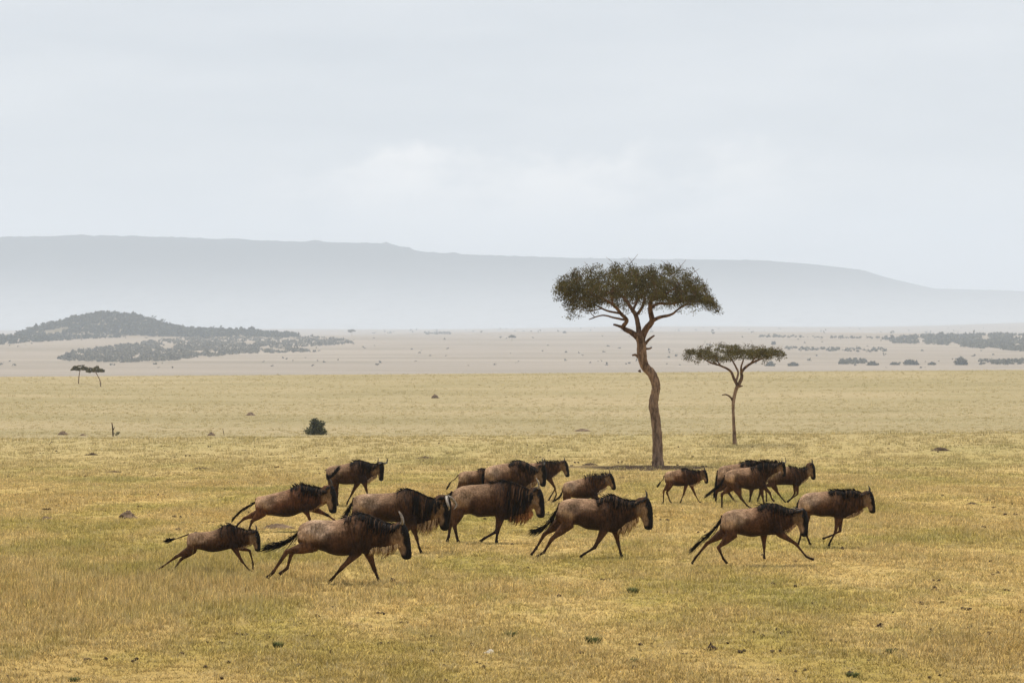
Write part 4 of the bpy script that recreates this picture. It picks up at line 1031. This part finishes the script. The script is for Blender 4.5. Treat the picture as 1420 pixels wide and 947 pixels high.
wildebeest('raised-head animal with curved dark horns and swishing bushy tail, right group', C6, 706,
    [(583, 225, 590, 262), (600, 192, 597, 290), (650, 172, 650, 305), (710, 160, 715, 315), (770, 155, 780, 330), (830, 132, 840, 322), (880, 113, 890, 295), (930, 117, 920, 245), (970, 120, 955, 215), (1000, 118, 990, 200)],
    ((1048, 112), (1062, 222)),
    [('h', 'n', [(680, 320), (706, 388), (755, 448), (780, 466)]), ('h', 'f', [(640, 315), (566, 362), (565, 438), (564, 470)]),
     ('f', 'n', [(880, 300), (930, 350), (945, 395), (957, 410)]), ('f', 'f', [(870, 310), (880, 380), (892, 440), (890, 462)])],
    [(583, 212), (572, 262), (520, 318), (442, 372)], 'adult', .2, False, R(-25), (.4, .3, .2), .08, .16, .045, False, 14, 0, .6, False)

wildebeest('tan trotting youngster at the front of the right back group', C6, 704,
    [(904, 212, 908, 240), (920, 178, 912, 272), (980, 158, 975, 292), (1045, 150, 1045, 290), (1100, 150, 1110, 293), (1150, 160, 1160, 298), (1188, 164, 1185, 268), (1215, 160, 1210, 250), (1235, 156, 1228, 235)],
    ((1272, 120), (1290, 245)),
    [('h', 'n', [(945, 290), (895, 292), (906, 380), (905, 412)]), ('h', 'f', [(960, 290), (1002, 360), (1040, 408), (1052, 422)]),
     ('f', 'n', [(1140, 290), (1145, 360), (1092, 400), (1066, 416)]), ('f', 'f', [(1130, 290), (1128, 360), (1090, 410), (1075, 425)])],
    [(905, 198), (896, 240), (897, 280)], 'spike', .1, True, 0, (.5, .38, .25), .1, .08, .02, False, 15, 0, .5, False, sunlit=.5)

wildebeest('adult at full stretch in the right front, forelegs reaching wide', C6, 784,
    [(557, 552, 557, 590), (575, 512, 565, 645), (640, 486, 640, 665), (720, 475, 700, 675), (800, 468, 790, 692), (860, 446, 860, 684), (920, 430, 930, 678), (990, 436, 990, 676), (1050, 460, 1045, 650), (1105, 475, 1095, 622), (1145, 482, 1135, 590)],
    ((1212, 475), (1232, 682)),
    [('h', 'n', [(635, 675), (532, 770), (570, 855), (592, 885)]), ('h', 'f', [(590, 660), (452, 745), (362, 855), (335, 897)]),
     ('f', 'f', [(890, 675), (893, 770), (893, 838), (893, 855)]), ('f', 'n', [(1010, 665), (1130, 742), (1212, 842), (1255, 860)])],
    [(562, 525), (545, 590), (450, 682), (322, 795)], 'flat', .1, False, R(-10), (.42, .27, .16), .10, .11, .045, False, 16, 0, 0, False, .15, sunlit=.3)

wildebeest('last animal on the right, grey-tan flank and tall straight dark horns', C7, 759,
    [(540, 350, 545, 400), (562, 295, 565, 450), (620, 246, 620, 470), (690, 228, 690, 455), (770, 225, 770, 470), (850, 215, 850, 468), (920, 206, 920, 482), (980, 214, 985, 492), (1040, 206, 1040, 472), (1100, 206, 1090, 445), (1150, 228, 1140, 430), (1185, 242, 1175, 410)],
    ((1268, 215), (1312, 425)),
    [('h', 'n', [(585, 500), (575, 610), (556, 690), (542, 730)]), ('h', 'f', [(620, 480), (620, 620), (650, 700), (666, 740)]),
     ('f', 'n', [(930, 490), (905, 620), (862, 700), (842, 745)]), ('f', 'f', [(965, 480), (965, 615), (865, 664), (795, 688)])],
    [(568, 290), (545, 325), (535, 375), (540, 430)], 'spike', .08, False, 0, (.40, .28, .17), .10, .11, .03, False, 17, 0, .2, False, sunlit=.6)

# ------------------------------------------------------------------ haze
def build_haze():
    t = NT('haze'); pv = t.n('ShaderNodeVolumePrincipled'); pv.inputs['Color'].default_value = (.79, .88, 1.0, 1)
    pv.inputs['Density'].default_value = 1.15e-4; pv.inputs['Anisotropy'].default_value = .0
    t.l(pv.outputs[0], t.out.inputs['Volume'])
    a, b = (-5900, -230, -60), (5900, 15600, 560)
    V = [(x, y, z) for x in (a[0], b[0]) for y in (a[1], b[1]) for z in (a[2], b[2])]
    Fc = [(0, 1, 3, 2), (4, 6, 7, 5), (0, 4, 5, 1), (2, 3, 7, 6), (0, 2, 6, 4), (1, 5, 7, 3)]
    o = mesh_obj('haze', V, Fc, t.m, None, False); tag(o, 'pale distance haze over the valley', kind='stuff')
build_haze()

# ------------------------------------------------------------------ light and sky
SUN_EL = R(70); SUN_AZ = R(-28)      # azimuth measured from +Y (away from camera) towards +X
def build_light():
    w = bpy.data.worlds.new('World'); SC.world = w; w.use_nodes = True; nt = w.node_tree; nt.nodes.clear()
    N = nt.nodes.new; L = nt.links.new
    out = N('ShaderNodeOutputWorld'); bg = N('ShaderNodeBackground'); bg.inputs[1].default_value = .091
    sky = N('ShaderNodeTexSky'); sky.sky_type = 'NISHITA'; sky.sun_disc = False; sky.sun_elevation = SUN_EL; sky.sun_rotation = SUN_AZ
    sky.dust_density = 3.5; sky.air_density = 1.0; sky.ozone_density = 1.0; sky.altitude = 1500
    tc = N('ShaderNodeTexCoord'); mp = N('ShaderNodeMapping'); mp.inputs['Scale'].default_value = (1, 1, 6.5)
    L(tc.outputs['Generated'], mp.inputs[0])
    def nz(scale, det, rough, off=0, st=None):
        m2 = N('ShaderNodeMapping'); m2.inputs['Scale'].default_value = st or (1, 1, 6.5); m2.inputs['Location'].default_value = (off, off * .7, 0)
        L(tc.outputs['Generated'], m2.inputs[0])
        n = N('ShaderNodeTexNoise'); n.inputs['Scale'].default_value = scale; n.inputs['Detail'].default_value = det; n.inputs['Roughness'].default_value = rough
        L(m2.outputs[0], n.inputs['Vector']); return n.outputs['Fac']
    # a high veil of overcast with soft streaks
    veil = N('ShaderNodeValToRGB'); veil.color_ramp.elements[0].position = .28; veil.color_ramp.elements[0].color = (6.45, 6.85, 7.35, 1)
    veil.color_ramp.elements[1].position = .72; veil.color_ramp.elements[1].color = (7.9, 8.15, 8.5, 1)
    L(nz(9, 6, .5, 2.3, (1, 1, 5)), veil.inputs[0])
    mix = N('ShaderNodeMix'); mix.data_type = 'RGBA'; mix.inputs[0].default_value = .88
    # a faint bank of brighter cumulus low in the sky
    sp = N('ShaderNodeSeparateXYZ'); L(tc.outputs['Generated'], sp.inputs[0])
    def mr(v, a, b, c=0, d=1):
        k = N('ShaderNodeMapRange'); k.interpolation_type = 'SMOOTHSTEP'; L(v, k.inputs[0])
        for i, x in enumerate((a, b, c, d)): k.inputs[i + 1].default_value = x
        return k.outputs[0]
    def mul(a, b):
        k = N('ShaderNodeMath'); k.operation = 'MULTIPLY'; L(a, k.inputs[0]); L(b, k.inputs[1]); return k.outputs[0]
    ad = N('ShaderNodeMath'); ad.operation = 'MULTIPLY_ADD'; L(nz(34, 5, .55, 3.3, (1, 1, 1.2)), ad.inputs[0]); ad.inputs[1].default_value = .034; L(sp.outputs[2], ad.inputs[2]); zt = ad.outputs[0]
    m = mul(mul(mr(sp.outputs[2], .018, .052), mr(zt, .070, .080, 1, 0)), mul(mr(sp.outputs[0], -.12, -.04), mr(sp.outputs[0], .06, .14, 1, 0)))
    m = mul(m, mr(nz(22, 6, .5, 11.1, (1, 1, 2.2)), .26, .60))
    m2 = mul(mr(sp.outputs[2], .02, .09), mr(nz(5, 5, .5, 8.4, (1, 1, 4)), .5, .7, 0, .5))
    c2 = N('ShaderNodeMix'); c2.data_type = 'RGBA'; L(m2, c2.inputs[0]); L(veil.outputs[0], c2.inputs[6]); c2.inputs[7].default_value = (8.4, 8.6, 8.8, 1)
    c1 = N('ShaderNodeMix'); c1.data_type = 'RGBA'; L(m, c1.inputs[0]); L(c2.outputs[2], c1.inputs[6]); c1.inputs[7].default_value = (10.2, 10.0, 9.9, 1)
    L(sky.outputs[0], mix.inputs[6]); L(c1.outputs[2], mix.inputs[7])
    L(mix.outputs[2], bg.inputs[0]); L(bg.outputs[0], out.inputs[0])
    ld = bpy.data.lights.new('sun', 'SUN'); ld.energy = 4.5; ld.angle = R(9); ld.color = (1, .93, .82)
    so = bpy.data.objects.new('sun', ld); link(so)
    d = Vector((math.cos(SUN_EL) * math.sin(SUN_AZ), math.cos(SUN_EL) * math.cos(SUN_AZ), math.sin(SUN_EL)))
    so.rotation_euler = d.to_track_quat('Z', 'Y').to_euler(); so.location = (0, 40, 60)
build_light()

cam = bpy.data.cameras.new('camera'); cam.lens = 100; cam.sensor_width = 36; cam.clip_end = 40000; cam.clip_start = .5
cam.shift_y = -(473.5 - HZ) / 1420
co_ = bpy.data.objects.new('camera', cam); link(co_); co_.location = (0, 0, CAMZ); co_.rotation_euler = (R(90), 0, 0)
SC.camera = co_
SC.render.resolution_x = 1024; SC.render.resolution_y = 682
vs = SC.view_settings; vs.view_transform = 'Standard'; vs.look = 'None'; vs.exposure = 0.16; vs.gamma = 1; vs.use_curve_mapping = False
cy = SC.cycles; cy.max_bounces = 6; cy.diffuse_bounces = 3; cy.glossy_bounces = 2; cy.transmission_bounces = 2; cy.volume_bounces = 3; cy.transparent_max_bounces = 8
cy.use_denoising = True; cy.denoiser = 'OPENIMAGEDENOISE'; cy.denoising_input_passes = 'RGB_ALBEDO_NORMAL'; cy.denoising_prefilter = 'ACCURATE'
